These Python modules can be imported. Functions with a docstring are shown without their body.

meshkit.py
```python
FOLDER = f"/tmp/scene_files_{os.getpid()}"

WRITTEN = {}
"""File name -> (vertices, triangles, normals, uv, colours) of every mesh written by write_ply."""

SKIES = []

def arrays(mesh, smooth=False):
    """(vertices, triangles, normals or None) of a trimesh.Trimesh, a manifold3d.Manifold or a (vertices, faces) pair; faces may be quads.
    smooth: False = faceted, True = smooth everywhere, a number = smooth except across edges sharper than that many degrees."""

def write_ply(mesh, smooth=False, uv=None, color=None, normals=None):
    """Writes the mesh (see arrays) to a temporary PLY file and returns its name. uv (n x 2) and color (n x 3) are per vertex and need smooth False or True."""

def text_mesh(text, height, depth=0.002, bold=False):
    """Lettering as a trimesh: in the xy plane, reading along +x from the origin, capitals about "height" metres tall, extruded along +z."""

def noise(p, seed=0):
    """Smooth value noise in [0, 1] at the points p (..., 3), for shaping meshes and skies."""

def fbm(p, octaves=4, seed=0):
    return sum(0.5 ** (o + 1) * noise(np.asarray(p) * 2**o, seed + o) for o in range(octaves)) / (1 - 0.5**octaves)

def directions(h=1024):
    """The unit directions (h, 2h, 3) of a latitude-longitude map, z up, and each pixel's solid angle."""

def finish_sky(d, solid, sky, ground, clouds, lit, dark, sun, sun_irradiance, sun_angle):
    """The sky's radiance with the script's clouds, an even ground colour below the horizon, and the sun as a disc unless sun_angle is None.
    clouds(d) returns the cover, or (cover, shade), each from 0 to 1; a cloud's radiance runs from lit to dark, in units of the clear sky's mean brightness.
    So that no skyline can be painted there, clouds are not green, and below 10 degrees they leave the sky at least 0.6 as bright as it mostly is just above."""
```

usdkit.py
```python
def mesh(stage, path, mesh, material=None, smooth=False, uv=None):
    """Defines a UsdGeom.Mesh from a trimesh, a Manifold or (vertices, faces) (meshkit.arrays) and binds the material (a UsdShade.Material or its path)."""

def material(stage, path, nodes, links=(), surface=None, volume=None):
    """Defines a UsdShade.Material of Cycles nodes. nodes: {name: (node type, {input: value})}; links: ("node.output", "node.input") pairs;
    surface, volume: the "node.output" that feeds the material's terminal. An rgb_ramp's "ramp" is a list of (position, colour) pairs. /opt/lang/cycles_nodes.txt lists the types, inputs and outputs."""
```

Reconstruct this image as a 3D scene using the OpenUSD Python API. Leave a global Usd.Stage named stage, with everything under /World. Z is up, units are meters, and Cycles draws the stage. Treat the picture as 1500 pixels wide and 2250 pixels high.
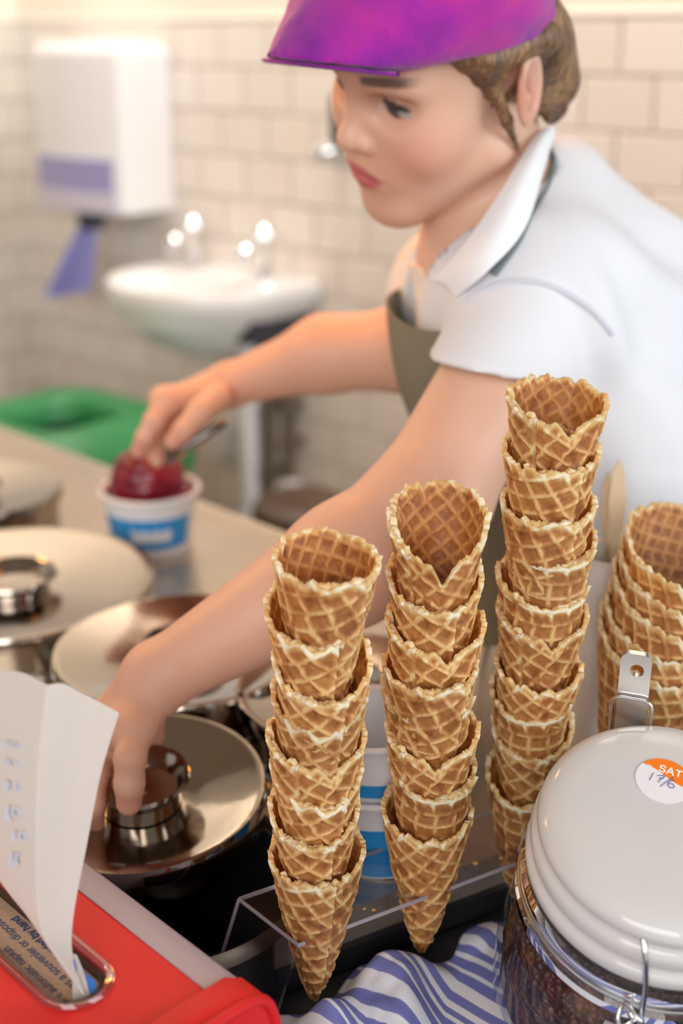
import math, random, numpy as np, trimesh, usdkit, meshkit
import manifold3d as m3
from shapely.geometry import Polygon, Point, LineString
from shapely import affinity
from pxr import Usd, UsdGeom, UsdLux, UsdShade, Gf, Sdf, Vt
random.seed(7); rng = np.random.default_rng(7)
stage = Usd.Stage.CreateInMemory()
UsdGeom.SetStageUpAxis(stage, 'Z'); UsdGeom.SetStageMetersPerUnit(stage, 1.0)
UsdGeom.Xform.Define(stage, '/World'); UsdGeom.Scope.Define(stage, '/World/Looks')
# ------------------------------------------------------------------ camera
FPX, PITCH, PCX, PCY, EYE = 2820.0, math.radians(17), 750.0, 942.0, np.array([0, 0, 1.56])
CF = np.array([0, math.cos(PITCH), -math.sin(PITCH)]); CU = np.array([0, math.sin(PITCH), math.cos(PITCH)]); CR = np.array([1.0, 0, 0])
cam = UsdGeom.Camera.Define(stage, '/World/camera')
M = Gf.Matrix4d(*[float(x) for r in ((*CR, 0), (*CU, 0), (*(-CF), 0), (*EYE, 1)) for x in r])
cam.AddTransformOp().Set(M)
cam.CreateHorizontalApertureAttr(24.0); cam.CreateVerticalApertureAttr(36.0)
cam.CreateFocalLengthAttr(FPX / 1500 * 24)
cam.CreateVerticalApertureOffsetAttr(-(1125 - PCY) / 1500 * 24)
cam.CreateFStopAttr(2.9); cam.CreateFocusDistanceAttr(0.845)
cam.CreateExposureAttr(0.2)
# ------------------------------------------------------------------ light
def mat(name, nodes, links=(), surface=None, volume=None):
    return usdkit.material(stage, '/World/Looks/' + name, nodes, links, surface, volume)
dome = UsdLux.DomeLight.Define(stage, '/World/daylight'); dome.CreateIntensityAttr(0.18)
dome.CreateColorAttr(Gf.Vec3f(1.0, 0.95, 0.90))
def rect_light(name, pos, to, w, h, power, col):
    l = UsdLux.RectLight.Define(stage, '/World/' + name)
    z = np.array(pos, float) - np.array(to, float); z /= np.linalg.norm(z)
    x = np.cross([0, 0, 1.0], z); x /= np.linalg.norm(x); y = np.cross(z, x)
    l.AddTransformOp().Set(Gf.Matrix4d(*[float(q) for r in ((*x, 0), (*y, 0), (*z, 0), (*pos, 1)) for q in r]))
    l.CreateWidthAttr(w); l.CreateHeightAttr(h); l.CreateIntensityAttr(power); l.CreateColorAttr(Gf.Vec3f(*col))
rect_light('shop_window_light', (3.4, -0.7, 2.2), (0.1, 1.2, 1.2), 2.4, 1.8, 5.2, (0.84, 0.93, 1.0))  # out of view at right, placed to light the shirt coolly
rect_light('street_window_light', (-0.7, -2.8, 2.5), (0, 1.6, 1.1), 2.4, 1.8, 5.2, (1.0, 0.97, 0.94))  # out of view behind the camera, lights the forearm and napkin
WA = np.array([0.751, -0.661]); WA /= np.linalg.norm(WA); WB = np.array([-WA[1], WA[0]])   # along the back wall, and away from the room
W0 = np.array([-0.372, 2.975])
def wall_point(t, s=0.0, z=0.0): q = W0 + WA * t - WB * s; return np.array([q[0], q[1], z])   # s: out of the wall into the room
rect_light('cove_light', wall_point(0.55, 0.30, 2.9), wall_point(0.55, 0.02, 1.35), 2.2, 0.12, 29.0, (1.0, 0.97, 0.95))  # out of view overhead, placed to brighten the back wall
rect_light('bar_lamp', (-1.25, 1.65, 2.15), (0.0, 1.05, 1.2), 0.5, 0.4, 9.0, (1.0, 0.50, 0.16))  # out of view at left, gives the arm and face warm edges
rect_light('heat_lamp', (-0.10, 1.44, 1.80), (-0.02, 1.37, 1.25), 0.16, 0.16, 24.0, (1.0, 0.33, 0.03))  # out of view above, throws orange onto the far arm
# ------------------------------------------------------------------ measuring: a point seen at a pixel of the 1500 x 2250 photograph, at a depth / height
def ray(px, py): return CR * (px - PCX) / FPX + CU * (PCY - py) / FPX + CF
def at(px, py, d): return EYE + ray(px, py) * d
def onz(px, py, z):
    r = ray(px, py); return EYE + r * (z - EYE[2]) / r[2]
def pix(p):
    q = np.asarray(p, float) - EYE; z = q @ CF
    return np.array([PCX + FPX * (q @ CR) / z, PCY - FPX * (q @ CU) / z, z])
# ------------------------------------------------------------------ scene helpers
used = {}
def path_of(name, parent=None):
    base = (str(parent.GetPath()) if parent is not None else '/World') + '/' + name
    n = used.get(base, 0); used[base] = n + 1
    return base if n == 0 else '%s_%03d' % (base, n)
def tag(p, label=None, cat=None, group=None, kind=None):
    for k, v in (('label', label), ('category', cat), ('group', group), ('kind', kind)):
        if v: p.SetCustomDataByKey(k, v)
    return p
def obj(name, mesh, m, parent=None, smooth=30, attr=None, **tags):
    g = usdkit.mesh(stage, path_of(name, parent), mesh, m, True if attr is not None else smooth)
    if attr is not None:
        for an, av in attr.items():
            av = np.asarray(av, np.float32)
            if av.ndim == 1: UsdGeom.PrimvarsAPI(g).CreatePrimvar(an, Sdf.ValueTypeNames.FloatArray, 'vertex').Set(Vt.FloatArray.FromNumpy(av))
            else: UsdGeom.PrimvarsAPI(g).CreatePrimvar(an, Sdf.ValueTypeNames.Color3fArray, 'vertex').Set(Vt.Vec3fArray.FromNumpy(av))
    return tag(g.GetPrim(), **tags)
def thing(name, loc=(0, 0, 0), rot=None, **tags):
    x = UsdGeom.Xform.Define(stage, path_of(name))
    mm = np.eye(4); mm[:3, 3] = loc
    if rot is not None: mm[:3, :3] = rot
    x.AddTransformOp().Set(Gf.Matrix4d(*[float(v) for v in mm.T.ravel()]))
    return tag(x.GetPrim(), **tags)
def rotz(a): c, s = math.cos(a), math.sin(a); return np.array([[c, -s, 0], [s, c, 0], [0, 0, 1.0]])
def axes(zd, xd=(1, 0, 0)):
    z = np.array(zd, float); z /= np.linalg.norm(z); x = np.array(xd, float); x -= z * (x @ z); x /= np.linalg.norm(x)
    return np.stack([x, np.cross(z, x), z], 1)
def T(mesh, loc=(0, 0, 0), rot=None):
    m = mesh.copy(); q = np.eye(4); q[:3, 3] = loc
    if rot is not None: q[:3, :3] = rot
    m.apply_transform(q); return m
def cat(*ms): return trimesh.util.concatenate([m for m in ms])
def box(lo, hi, bev=0.0):
    lo, hi = np.array(lo, float), np.array(hi, float)
    if bev <= 0: return T(trimesh.creation.box(hi - lo), (lo + hi) / 2)
    pts = []
    for s in np.ndindex(2, 2, 2):
        c = np.where(np.array(s) == 1, hi, lo); sg = np.where(np.array(s) == 1, -1, 1)
        for k in range(3):
            d = sg * bev; d[k] = 0; pts.append(c + d)
    return trimesh.convex.convex_hull(np.array(pts))
def grid_mesh(P, closed_u=False, closed_v=False):
    nu, nv = P.shape[:2]; idx = np.arange(nu * nv).reshape(nu, nv)
    a = np.concatenate([idx, idx[:1]], 0) if closed_u else idx
    a = np.concatenate([a, a[:, :1]], 1) if closed_v else a
    q = np.stack([a[:-1, :-1], a[1:, :-1], a[1:, 1:], a[:-1, 1:]], -1).reshape(-1, 4)
    f = np.vstack([q[:, [0, 1, 2]], q[:, [0, 2, 3]]])
    return trimesh.Trimesh(P.reshape(-1, 3), f, process=False)
def lathe(prof, n=64, arc=None):
    prof = np.array(prof, float); a = np.linspace(0, 2 * np.pi, n, endpoint=False) if arc is None else np.linspace(arc[0], arc[1], n)
    P = np.stack([np.cos(a)[:, None] * prof[None, :, 0], np.sin(a)[:, None] * prof[None, :, 0], np.broadcast_to(prof[None, :, 1], (n, len(prof)))], -1)
    return grid_mesh(P, closed_u=arc is None)
def smooth_path(pts, n=60, closed=False):
    from scipy.interpolate import CubicSpline
    p = np.array(pts, float)
    if closed: p = np.vstack([p, p[:1]])
    t = np.r_[0, np.cumsum(np.linalg.norm(np.diff(p, axis=0), axis=1) + 1e-9)]
    cs = CubicSpline(t, p, bc_type='periodic' if closed else 'natural')
    return cs(np.linspace(0, t[-1], n, endpoint=not closed))
def tube(pts, r, n=12, closed=False, cap=True):
    p = np.array(pts, float); N = len(p); r = np.broadcast_to(np.asarray(r, float), (N,))
    tan = np.gradient(p, axis=0) if not closed else np.roll(p, -1, 0) - np.roll(p, 1, 0)
    tan /= np.linalg.norm(tan, axis=1, keepdims=True) + 1e-12
    u = np.cross(tan[0], [0, 0, 1.0]);
    if np.linalg.norm(u) < 1e-3: u = np.cross(tan[0], [1.0, 0, 0])
    u /= np.linalg.norm(u); us = []
    for k in range(N):
        u = u - tan[k] * (u @ tan[k]); u /= np.linalg.norm(u); us.append(u.copy())
    us = np.array(us); vs = np.cross(tan, us); a = np.linspace(0, 2 * np.pi, n, endpoint=False)
    P = p[:, None] + r[:, None, None] * (us[:, None] * np.cos(a)[None, :, None] + vs[:, None] * np.sin(a)[None, :, None])
    m = grid_mesh(P, closed_u=closed, closed_v=True)
    if cap and not closed:
        nv = len(m.vertices); v = np.vstack([m.vertices, p[:1], p[-1:]]); f = [list(x) for x in m.faces]
        for k in range(n):
            f.append([nv, (k + 1) % n, k]); f.append([nv + 1, (N - 1) * n + k, (N - 1) * n + (k + 1) % n])
        m = trimesh.Trimesh(v, np.array(f), process=False)
    return m
def sheet(P, th):
    """A surface grid P (nu, nv, 3) given thickness: two skins and their edges."""
    du, dv = np.gradient(P, axis=0), np.gradient(P, axis=1)
    n = np.cross(du, dv); n /= np.linalg.norm(n, axis=-1, keepdims=True) + 1e-12
    A, B = P + n * th / 2, P - n * th / 2
    nu, nv = P.shape[:2]
    idx = lambda i, j, s: s * nu * nv + i * nv + j
    ring = [(i, 0) for i in range(nu)] + [(nu - 1, j) for j in range(1, nv)] + [(i, nv - 1) for i in range(nu - 2, -1, -1)] + [(0, j) for j in range(nv - 2, 0, -1)]
    f = []
    g = grid_mesh(A).faces; f.append(g); f.append(g[:, ::-1] + nu * nv)
    e = []
    for (a, b) in zip(ring, ring[1:] + ring[:1]):
        e += [[idx(*a, 0), idx(*a, 1), idx(*b, 1)], [idx(*a, 0), idx(*b, 1), idx(*b, 0)]]
    f.append(np.array(e))
    return trimesh.Trimesh(np.vstack([A.reshape(-1, 3), B.reshape(-1, 3)]), np.vstack(f), process=False)
def extrude(poly, h): 
    gs = getattr(poly, 'geoms', [poly])
    return cat(*[trimesh.creation.extrude_polygon(g, h, engine='earcut') for g in gs])
def rrect(w, h, r): return Polygon([(-w/2+r, -h/2+r), (w/2-r, -h/2+r), (w/2-r, h/2-r), (-w/2+r, h/2-r)]).buffer(r, quad_segs=10)
def bevel_extrude(poly, h, b, steps=4):
    """Extrudes a hole-free polygon with a rounded top edge."""
    rings = [(poly, 0.0)]
    for k in range(steps + 1):
        a = k / steps * np.pi / 2
        rings.append((poly.buffer(-(1 - math.cos(a)) * b), h - b + math.sin(a) * b))
    n = 160; P = []
    c = np.array(poly.exterior.coords)
    for pl, z in rings:
        e = pl.exterior; P.append([(*e.interpolate(t, normalized=True).coords[0], z) for t in np.linspace(0, 1, n, endpoint=False)])
    P = np.array(P)
    for k in range(1, len(P)):  # keep neighbouring rings in step
        d = np.linalg.norm(P[k][:, :2] - P[k - 1][0][:2], axis=1); P[k] = np.roll(P[k], -int(np.argmin(d)), 0)
        if np.linalg.norm(P[k][1] - P[k - 1][1]) > np.linalg.norm(P[k][-1] - P[k - 1][1]): P[k] = np.roll(P[k][::-1], 1, 0)
    side = grid_mesh(P, closed_v=True)
    caps = []
    for ring, flip in ((P[0], True), (P[-1], False)):
        c0 = ring.mean(0); v = np.vstack([ring, c0]); f = np.array([[n, i, (i + 1) % n] for i in range(n)])
        caps.append(trimesh.Trimesh(v, f[:, ::-1] if flip else f, process=False))
    m = cat(side, *caps); m.merge_vertices(); m.fix_normals(); return m
# ------------------------------------------------------------------ signed distance modelling (bodies, clothes, hair)
def rcone(a, b, ra, rb=None):
    a, b = np.array(a, float), np.array(b, float); rb = ra if rb is None else rb
    def f(p):
        ab = b - a; t = np.clip((p - a) @ ab / (ab @ ab + 1e-12), 0, 1)
        return np.linalg.norm(p - a - t[:, None] * ab, axis=1) - (ra + (rb - ra) * t)
    return f
def ell(c, r, R=None):
    c, r = np.array(c, float), np.array(r, float); R = np.eye(3) if R is None else R
    def f(p):
        q = (p - c) @ R; k0 = np.linalg.norm(q / r, axis=1); k1 = np.linalg.norm(q / r**2, axis=1)
        return k0 * (k0 - 1) / np.maximum(k1, 1e-9)
    return f
def smin(a, b, k):
    h = np.maximum(k - np.abs(a - b), 0) / k; return np.minimum(a, b) - h * h * k * 0.25
def smax(a, b, k): return -smin(-a, -b, k)
def blend(prims):
    """[(fn, k)] or [(fn, k, '-')] joined one after another."""
    def f(p):
        d = prims[0][0](p)
        for x in prims[1:]:
            v = x[0](p); d = smax(d, -v, x[1]) if len(x) > 2 else smin(d, v, x[1])
        return d
    return f
def nets(fn, lo, hi, h, block=8, close=0):
    """Block-sparse surface nets: the zero surface of fn as a smooth trimesh."""
    lo, hi = np.array(lo, float), np.array(hi, float)
    nb = np.ceil((hi - lo) / (h * block)).astype(int); n = nb * block + 1
    D = np.full(tuple(n), 1.0, np.float32)
    c = np.stack(np.meshgrid(*[np.arange(k) for k in nb], indexing='ij'), -1).reshape(-1, 3)
    cen = lo + (c + 0.5) * block * h
    dv = fn(cen); near = np.abs(dv) < block * h * 1.35
    for cc, s in zip(c[~near], dv[~near]):
        D[cc[0]*block:(cc[0]+1)*block+1, cc[1]*block:(cc[1]+1)*block+1, cc[2]*block:(cc[2]+1)*block+1] = 1.0 if s > 0 else -1.0
    loc = np.stack(np.meshgrid(*[np.arange(block + 1)] * 3, indexing='ij'), -1).reshape(-1, 3)
    cn = c[near]
    for s in range(0, len(cn), 400):
        I = (cn[s:s+400, None] * block + loc[None]).reshape(-1, 3)
        D[I[:, 0], I[:, 1], I[:, 2]] = fn(lo + I * h)
    S = D < 0
    ca = np.zeros(tuple(n - 1), bool); cb = np.ones(tuple(n - 1), bool)
    for o in np.ndindex(2, 2, 2):
        w = S[o[0]:n[0]-1+o[0], o[1]:n[1]-1+o[1], o[2]:n[2]-1+o[2]]; ca |= w; cb &= w
    act = ca & ~cb; I = np.argwhere(act); vid = np.full(act.shape, -1, np.int64); vid[act] = np.arange(len(I))
    acc = np.zeros((len(I), 3)); cnt = np.zeros(len(I))
    cor = list(np.ndindex(2, 2, 2))
    for a in cor:
        for k in range(3):
            if a[k]: continue
            b = list(a); b[k] = 1
            d0 = D[I[:, 0]+a[0], I[:, 1]+a[1], I[:, 2]+a[2]].astype(float); d1 = D[I[:, 0]+b[0], I[:, 1]+b[1], I[:, 2]+b[2]].astype(float)
            x = (d0 < 0) != (d1 < 0); t = np.where(x, d0 / np.where(x, d0 - d1, 1), 0)
            p = np.tile(np.array(a, float), (len(I), 1)); p[:, k] = t; acc[x] += p[x]; cnt[x] += 1
    V = lo + (I + acc / np.maximum(cnt, 1)[:, None]) * h
    F = []
    for k in range(3):
        i, j = (k + 1) % 3, (k + 2) % 3
        s0 = [slice(1, n[q] - 1) for q in range(3)]; s0[k] = slice(0, n[k] - 1); s1 = list(s0); s1[k] = slice(1, n[k])
        a, b = S[tuple(s0)], S[tuple(s1)]; E = np.argwhere(a != b)
        if not len(E): continue
        fl = a[E[:, 0], E[:, 1], E[:, 2]]; E = E + np.array([0 if q == k else 1 for q in range(3)])
        def cell(di, dj):
            q = E.copy(); q[:, i] -= di; q[:, j] -= dj; return vid[q[:, 0], q[:, 1], q[:, 2]]
        q = np.stack([cell(1, 1), cell(0, 1), cell(0, 0), cell(1, 0)], 1)
        q[~fl] = q[~fl][:, ::-1]; F.append(q)
    q = np.vstack(F); q = q[(q >= 0).all(1)]
    return trimesh.Trimesh(V, np.vstack([q[:, [0, 1, 2]], q[:, [0, 2, 3]]]), process=False)
# ------------------------------------------------------------------ materials
def plain(name, col, rough=0.5, metal=0.0, noise=None, bump=None, **kw):
    n = {'p': ('principled_bsdf', {'base_color': col, 'roughness': rough, 'metallic': metal, **kw})}; L = []
    if noise or bump: n['tc'] = ('texture_coordinate', {})
    if noise:  # (scale, other colour)
        n['n'] = ('noise_texture', {'scale': noise[0], 'detail': 4.0}); n['r'] = ('rgb_ramp', {'ramp': [(0.3, col), (0.7, noise[1])]})
        L += [('tc.object', 'n.vector'), ('n.fac', 'r.fac'), ('r.color', 'p.base_color')]
    if bump:  # (scale, distance)
        n['bn'] = ('noise_texture', {'scale': bump[0], 'detail': 3.0}); n['b'] = ('bump', {'distance': bump[1], 'strength': 0.6})
        L += [('tc.object', 'bn.vector'), ('bn.fac', 'b.height'), ('b.normal', 'p.normal')]
    return mat(name, n, L, 'p.BSDF')
tile_mats = [plain('glazed_tile_%s' % w, c, 0.22) for w, c in (('ivory', (0.80, 0.735, 0.66)), ('cream', (0.785, 0.715, 0.64)), ('pale', (0.815, 0.755, 0.685)))]
grout_mat = plain('grout', (0.47, 0.40, 0.32), 0.9, noise=(30, (0.53, 0.46, 0.37)))
paint_mat = plain('cream_paint', (0.84, 0.76, 0.65), 0.8)
floor_mat = plain('floor_vinyl', (0.30, 0.25, 0.21), 0.5, noise=(6, (0.36, 0.31, 0.26)))
ceil_mat = plain('ceiling_paint', (0.38, 0.32, 0.26), 0.9)
white_plastic = plain('white_plastic', (0.83, 0.82, 0.82), 0.3)
lilac_plastic = plain('lilac_plastic', (0.33, 0.31, 0.55), 0.25)
dark_plastic = plain('dark_plastic', (0.03, 0.03, 0.045), 0.5)
blue_paper = plain('blue_paper', (0.28, 0.29, 0.68), 0.9, bump=(300, 0.0005))
ceramic = plain('ceramic', (0.84, 0.82, 0.80), 0.12)
chrome = plain('chrome', (0.85, 0.85, 0.86), 0.08, 1.0)
steel = plain('brushed_steel', (0.62, 0.60, 0.58), 0.22, 1.0, bump=(90, 0.0002))
lid_steel = plain('polished_steel', (0.37, 0.325, 0.28), 0.11, 1.0, bump=(25, 0.0006))
work_steel = plain('worktop_steel', (0.50, 0.425, 0.34), 0.22, 0.7, noise=(9, (0.55, 0.475, 0.39)))
dark_steel = plain('dark_steel', (0.022, 0.024, 0.028), 0.30, 0.3)
brown_rim = plain('brown_rim', (0.10, 0.07, 0.05), 0.4, 0.6)  # near well rim, darker and browner than the other rims
black_well = plain('black_well', (0.012, 0.012, 0.013), 0.7)  # near-black paint for the dark inside of wells and bin hole
green_plastic = plain('green_plastic', (0.012, 0.19, 0.05), 0.4, noise=(5, (0.02, 0.23, 0.07)))
red_plastic = None
# ------------------------------------------------------------------ setting
RW = np.stack([np.r_[WA, 0], np.r_[WB, 0], [0, 0, 1]], 1)     # local x along the wall, y into the wall
T0 = -0.585                                                    # the corner with the left wall
def struct(name, mesh, m, parent=None, **k): return obj(name, mesh, m, parent, kind='structure' if parent is None else None, **k)
TH, TW, JT, TILE_TOP = 0.0925, 0.138, 0.0045, 1.59
def tiled_wall(name, origin, R, length, rows, cols, z_top, off, thick_dir=1):
    w = thing(name, origin, R, kind='structure')
    obj('backing', box((0, 0.0, 0), (length, 0.12, 3.0)), paint_mat, w)
    obj('grout_bed', box((0, -0.004, 0), (length, 0.0, z_top)), grout_mat, w)
    for r in rows:
        z1 = z_top - r * TH; z0 = z1 - TH
        for c in range(cols[0], cols[1]):
            x0 = c * TW + (TW / 2 if r % 2 else 0) + off; x1 = x0 + TW
            x0, x1 = max(x0, 0.0), min(x1, length)
            if x1 - x0 < 0.02: continue
            j = rng.uniform(-0.0006, 0.0006)
            obj('tile', box((x0 + JT/2, -0.0095 + j, z0 + JT/2), (x1 - JT/2, -0.003, z1 - JT/2), 0.0018), tile_mats[rng.integers(3)], w, smooth=False)
    obj('tile_rest', box((0, -0.0085, 0), (length, -0.003, z_top - (max(rows) + 1) * TH - JT)), tile_mats[1], w)
    obj('tile_trim', box((0, -0.011, z_top), (length, 0, z_top + 0.012), 0.003), tile_mats[2], w)
    return w
tiled_wall('wall_back', wall_point(T0), RW, 2.3, range(0, 15), (-1, 17), TILE_TOP, 0.05)
RL = np.stack([np.r_[WB, 0], -np.r_[WA, 0], [0, 0, 1]], 1)     # local x away from the room's front, y into the left wall
tiled_wall('wall_left', wall_point(T0, 2.4), RL, 2.4, range(0, 14), (11, 18), TILE_TOP, 0.02)
struct('floor', box((-3, -0.5, -0.05), (4.0, 4.5, 0.0)), floor_mat)
struct('trim_1', T(box((-0.60, -0.475, 2.44), (1.75, -0.455, 3.0)), wall_point(0, 0, 0), RW), paint_mat)   # added board out of view, keeps the wall light off the arm
struct('ceiling', box((-3, 0.2, 3.0), (4.0, 4.5, 3.1)), ceil_mat)  # out of view, dark tone chosen to darken the lid reflections

# ------------------------------------------------------------------ background against the wall
def wall_frame(px, py, s):
    """The wall point (t, z) seen at a pixel, for something standing s out of the wall."""
    r = ray(px, py); o = EYE[:2] + WB * s - W0
    k = -(o @ WB) / (r[:2] @ WB); q = EYE + r * k
    return (q[:2] + WB * s - W0) @ WA, q[2]
# paper towel dispenser: x along the wall, -y out of the wall
t0, z0 = wall_frame(215, 455, 0.11)
t1, z1 = wall_frame(215, 92, 0.11)
dw, dh = 0.315, z1 - z0
disp = thing('towel_dispenser', wall_point(t0 + 0.0, 0.0, z0), RW, label='white wall-mounted paper towel dispenser with a lilac window, beside the basin', cat='dispenser')
fx_ = lambda q: -0.145 - 0.03 * math.sin(math.pi * q) - 0.0 
front = Polygon([(-dw/2, 0)] + [(-dw/2 + dw * k / 24, fx_(k / 24)) for k in range(25)] + [(dw/2, 0)]).buffer(-0.02).buffer(0.02).union(Polygon([(-dw/2, 0), (dw/2, 0), (dw/2, -0.05), (-dw/2, -0.05)]))
body = bevel_extrude(front, dh, 0.03)
obj('body', T(body, (0, -0.0115, 0)), white_plastic, disp)
arcp = [(-dw/2 + dw * k / 24, fx_(k / 24) - 0.0115) for k in range(1, 24)]
wx = [p for p in arcp if p[0] < 0.135]
P = np.array([[(x, y - 0.003, z) for z in np.linspace(0.002, 0.118, 6)] for x, y in wx])
obj('window', sheet(P, 0.004), lilac_plastic, disp, label='lilac see-through window')
P = np.array([[(x, y - 0.006, z) for z in np.linspace(0.0, 0.045, 4)] for x, y in wx])
obj('lower_lip', sheet(P, 0.006), plain('pale_lilac', (0.60, 0.56, 0.66), 0.3), disp)
obj('outlet', T(lathe([(0.0, 0.03), (0.034, 0.03), (0.030, -0.028), (0.022, -0.03), (0.0, -0.03)], 32), (-0.02, -0.115, -0.022)), dark_plastic, disp, label='dark outlet nozzle')
# towel hanging from the outlet
uu, vv = np.meshgrid(np.linspace(-1, 1, 25), np.linspace(0, 1, 20), indexing='ij')
wdt = 0.022 + 0.062 * vv ** 0.8
P = np.stack([-0.015 - 0.055 * vv + uu * wdt, -0.125 - 0.03 * vv + 0.016 * np.cos(uu * 4.2 + 0.6) * vv, -0.03 - vv * 0.178 + 0.02 * uu * vv], -1)
obj('paper_towel', T(sheet(P, 0.0012), wall_point(t0, 0, z0), RW), blue_paper, label='blue paper towel hanging from the dispenser outlet', cat='paper towel')
P = np.stack([0.075 + uu * 0.012, -0.06 + 0.004 * uu, -0.13 - vv * 0.14], -1)
obj('pull_strap', T(sheet(P, 0.003), wall_point(t0, 0, z0), RW), plain('pale_strap', (0.62, 0.62, 0.64), 0.5), label='pale grey strip hanging on the wall right of the blue towel', cat='strip')
# hand basin
tb, zb = wall_frame(470, 640, 0.24)
bas = thing('hand_basin', wall_point(tb - 0.13, 0.0, zb), RW, label='small white ceramic hand basin fixed to the tiled wall', cat='basin')
bw, bd = 0.215, 0.35
outl = Polygon([(-bw, 0), (bw, 0)] + [(bw * math.cos(a), -0.14 - (bd - 0.14) * math.sin(a)) for a in np.linspace(0, math.pi, 40)])
def ring_of(poly, z, n=96):
    e = poly.exterior; P = np.array([(*e.interpolate(t, normalized=True).coords[0], z) for t in np.linspace(0, 1, n, endpoint=False)])
    c = np.array(poly.centroid.coords[0]); a = np.arctan2(P[:, 1] - c[1], P[:, 0] - c[0]); return np.roll(P, -int(np.argmin(a)), 0)
def scaled(poly, s, dy=0): return affinity.translate(affinity.scale(poly, s, s, origin=(0, -0.16)), 0, dy)
bowl = affinity.translate(affinity.scale(Point(0, 0).buffer(1, quad_segs=24), bw * 0.80, bd * 0.36), 0, -0.225)
rings = [ring_of(scaled(outl, 0.30), -0.155), ring_of(scaled(outl, 0.58), -0.13), ring_of(scaled(outl, 0.84), -0.075), ring_of(scaled(outl, 0.95), -0.045), ring_of(scaled(outl, 0.985), -0.035), ring_of(outl, -0.02), ring_of(outl, -0.006), ring_of(scaled(outl, 0.98), 0.0),
         ring_of(bowl, -0.002), ring_of(affinity.scale(bowl, 0.95, 0.95), -0.012), ring_of(affinity.scale(bowl, 0.85, 0.85), -0.07), ring_of(affinity.scale(bowl, 0.5, 0.5), -0.11), ring_of(affinity.scale(bowl, 0.02, 0.02), -0.118)]
rings = [np.minimum(r, [9, -0.0115, 9]) for r in rings]
obj('bowl', grid_mesh(np.array(rings), closed_v=True), ceramic, bas, smooth=50)
obj('waste', T(lathe([(0, -0.112), (0.022, -0.112), (0.022, -0.116), (0, -0.116)], 24), (0, -0.225, 0)), chrome, bas)
for tx in (-0.115, 0.105):
    tp = tube(smooth_path([(tx, -0.07, 0.0), (tx, -0.07, 0.045), (tx, -0.085, 0.068), (tx, -0.125, 0.062), (tx, -0.14, 0.045)], 30), 0.0125, 14)
    h = obj('tap', cat(tp, T(lathe([(0, 0.0), (0.022, 0.0), (0.021, 0.012), (0.013, 0.016), (0.0, 0.016)], 24), (tx, -0.07, 0))), chrome, bas, label='chrome pillar tap')
    obj('tap_handle', T(lathe([(0, 0.115), (0.014, 0.113), (0.022, 0.104), (0.024, 0.092), (0.018, 0.083), (0.010, 0.08), (0.010, 0.06), (0, 0.06)], 24), (tx, -0.07, 0)), chrome, h)
obj('bracket', box((0.03, -0.19, -0.115), (0.185, -0.0115, -0.046), 0.006), dark_plastic, bas, label='black support bracket under the rim')
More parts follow.
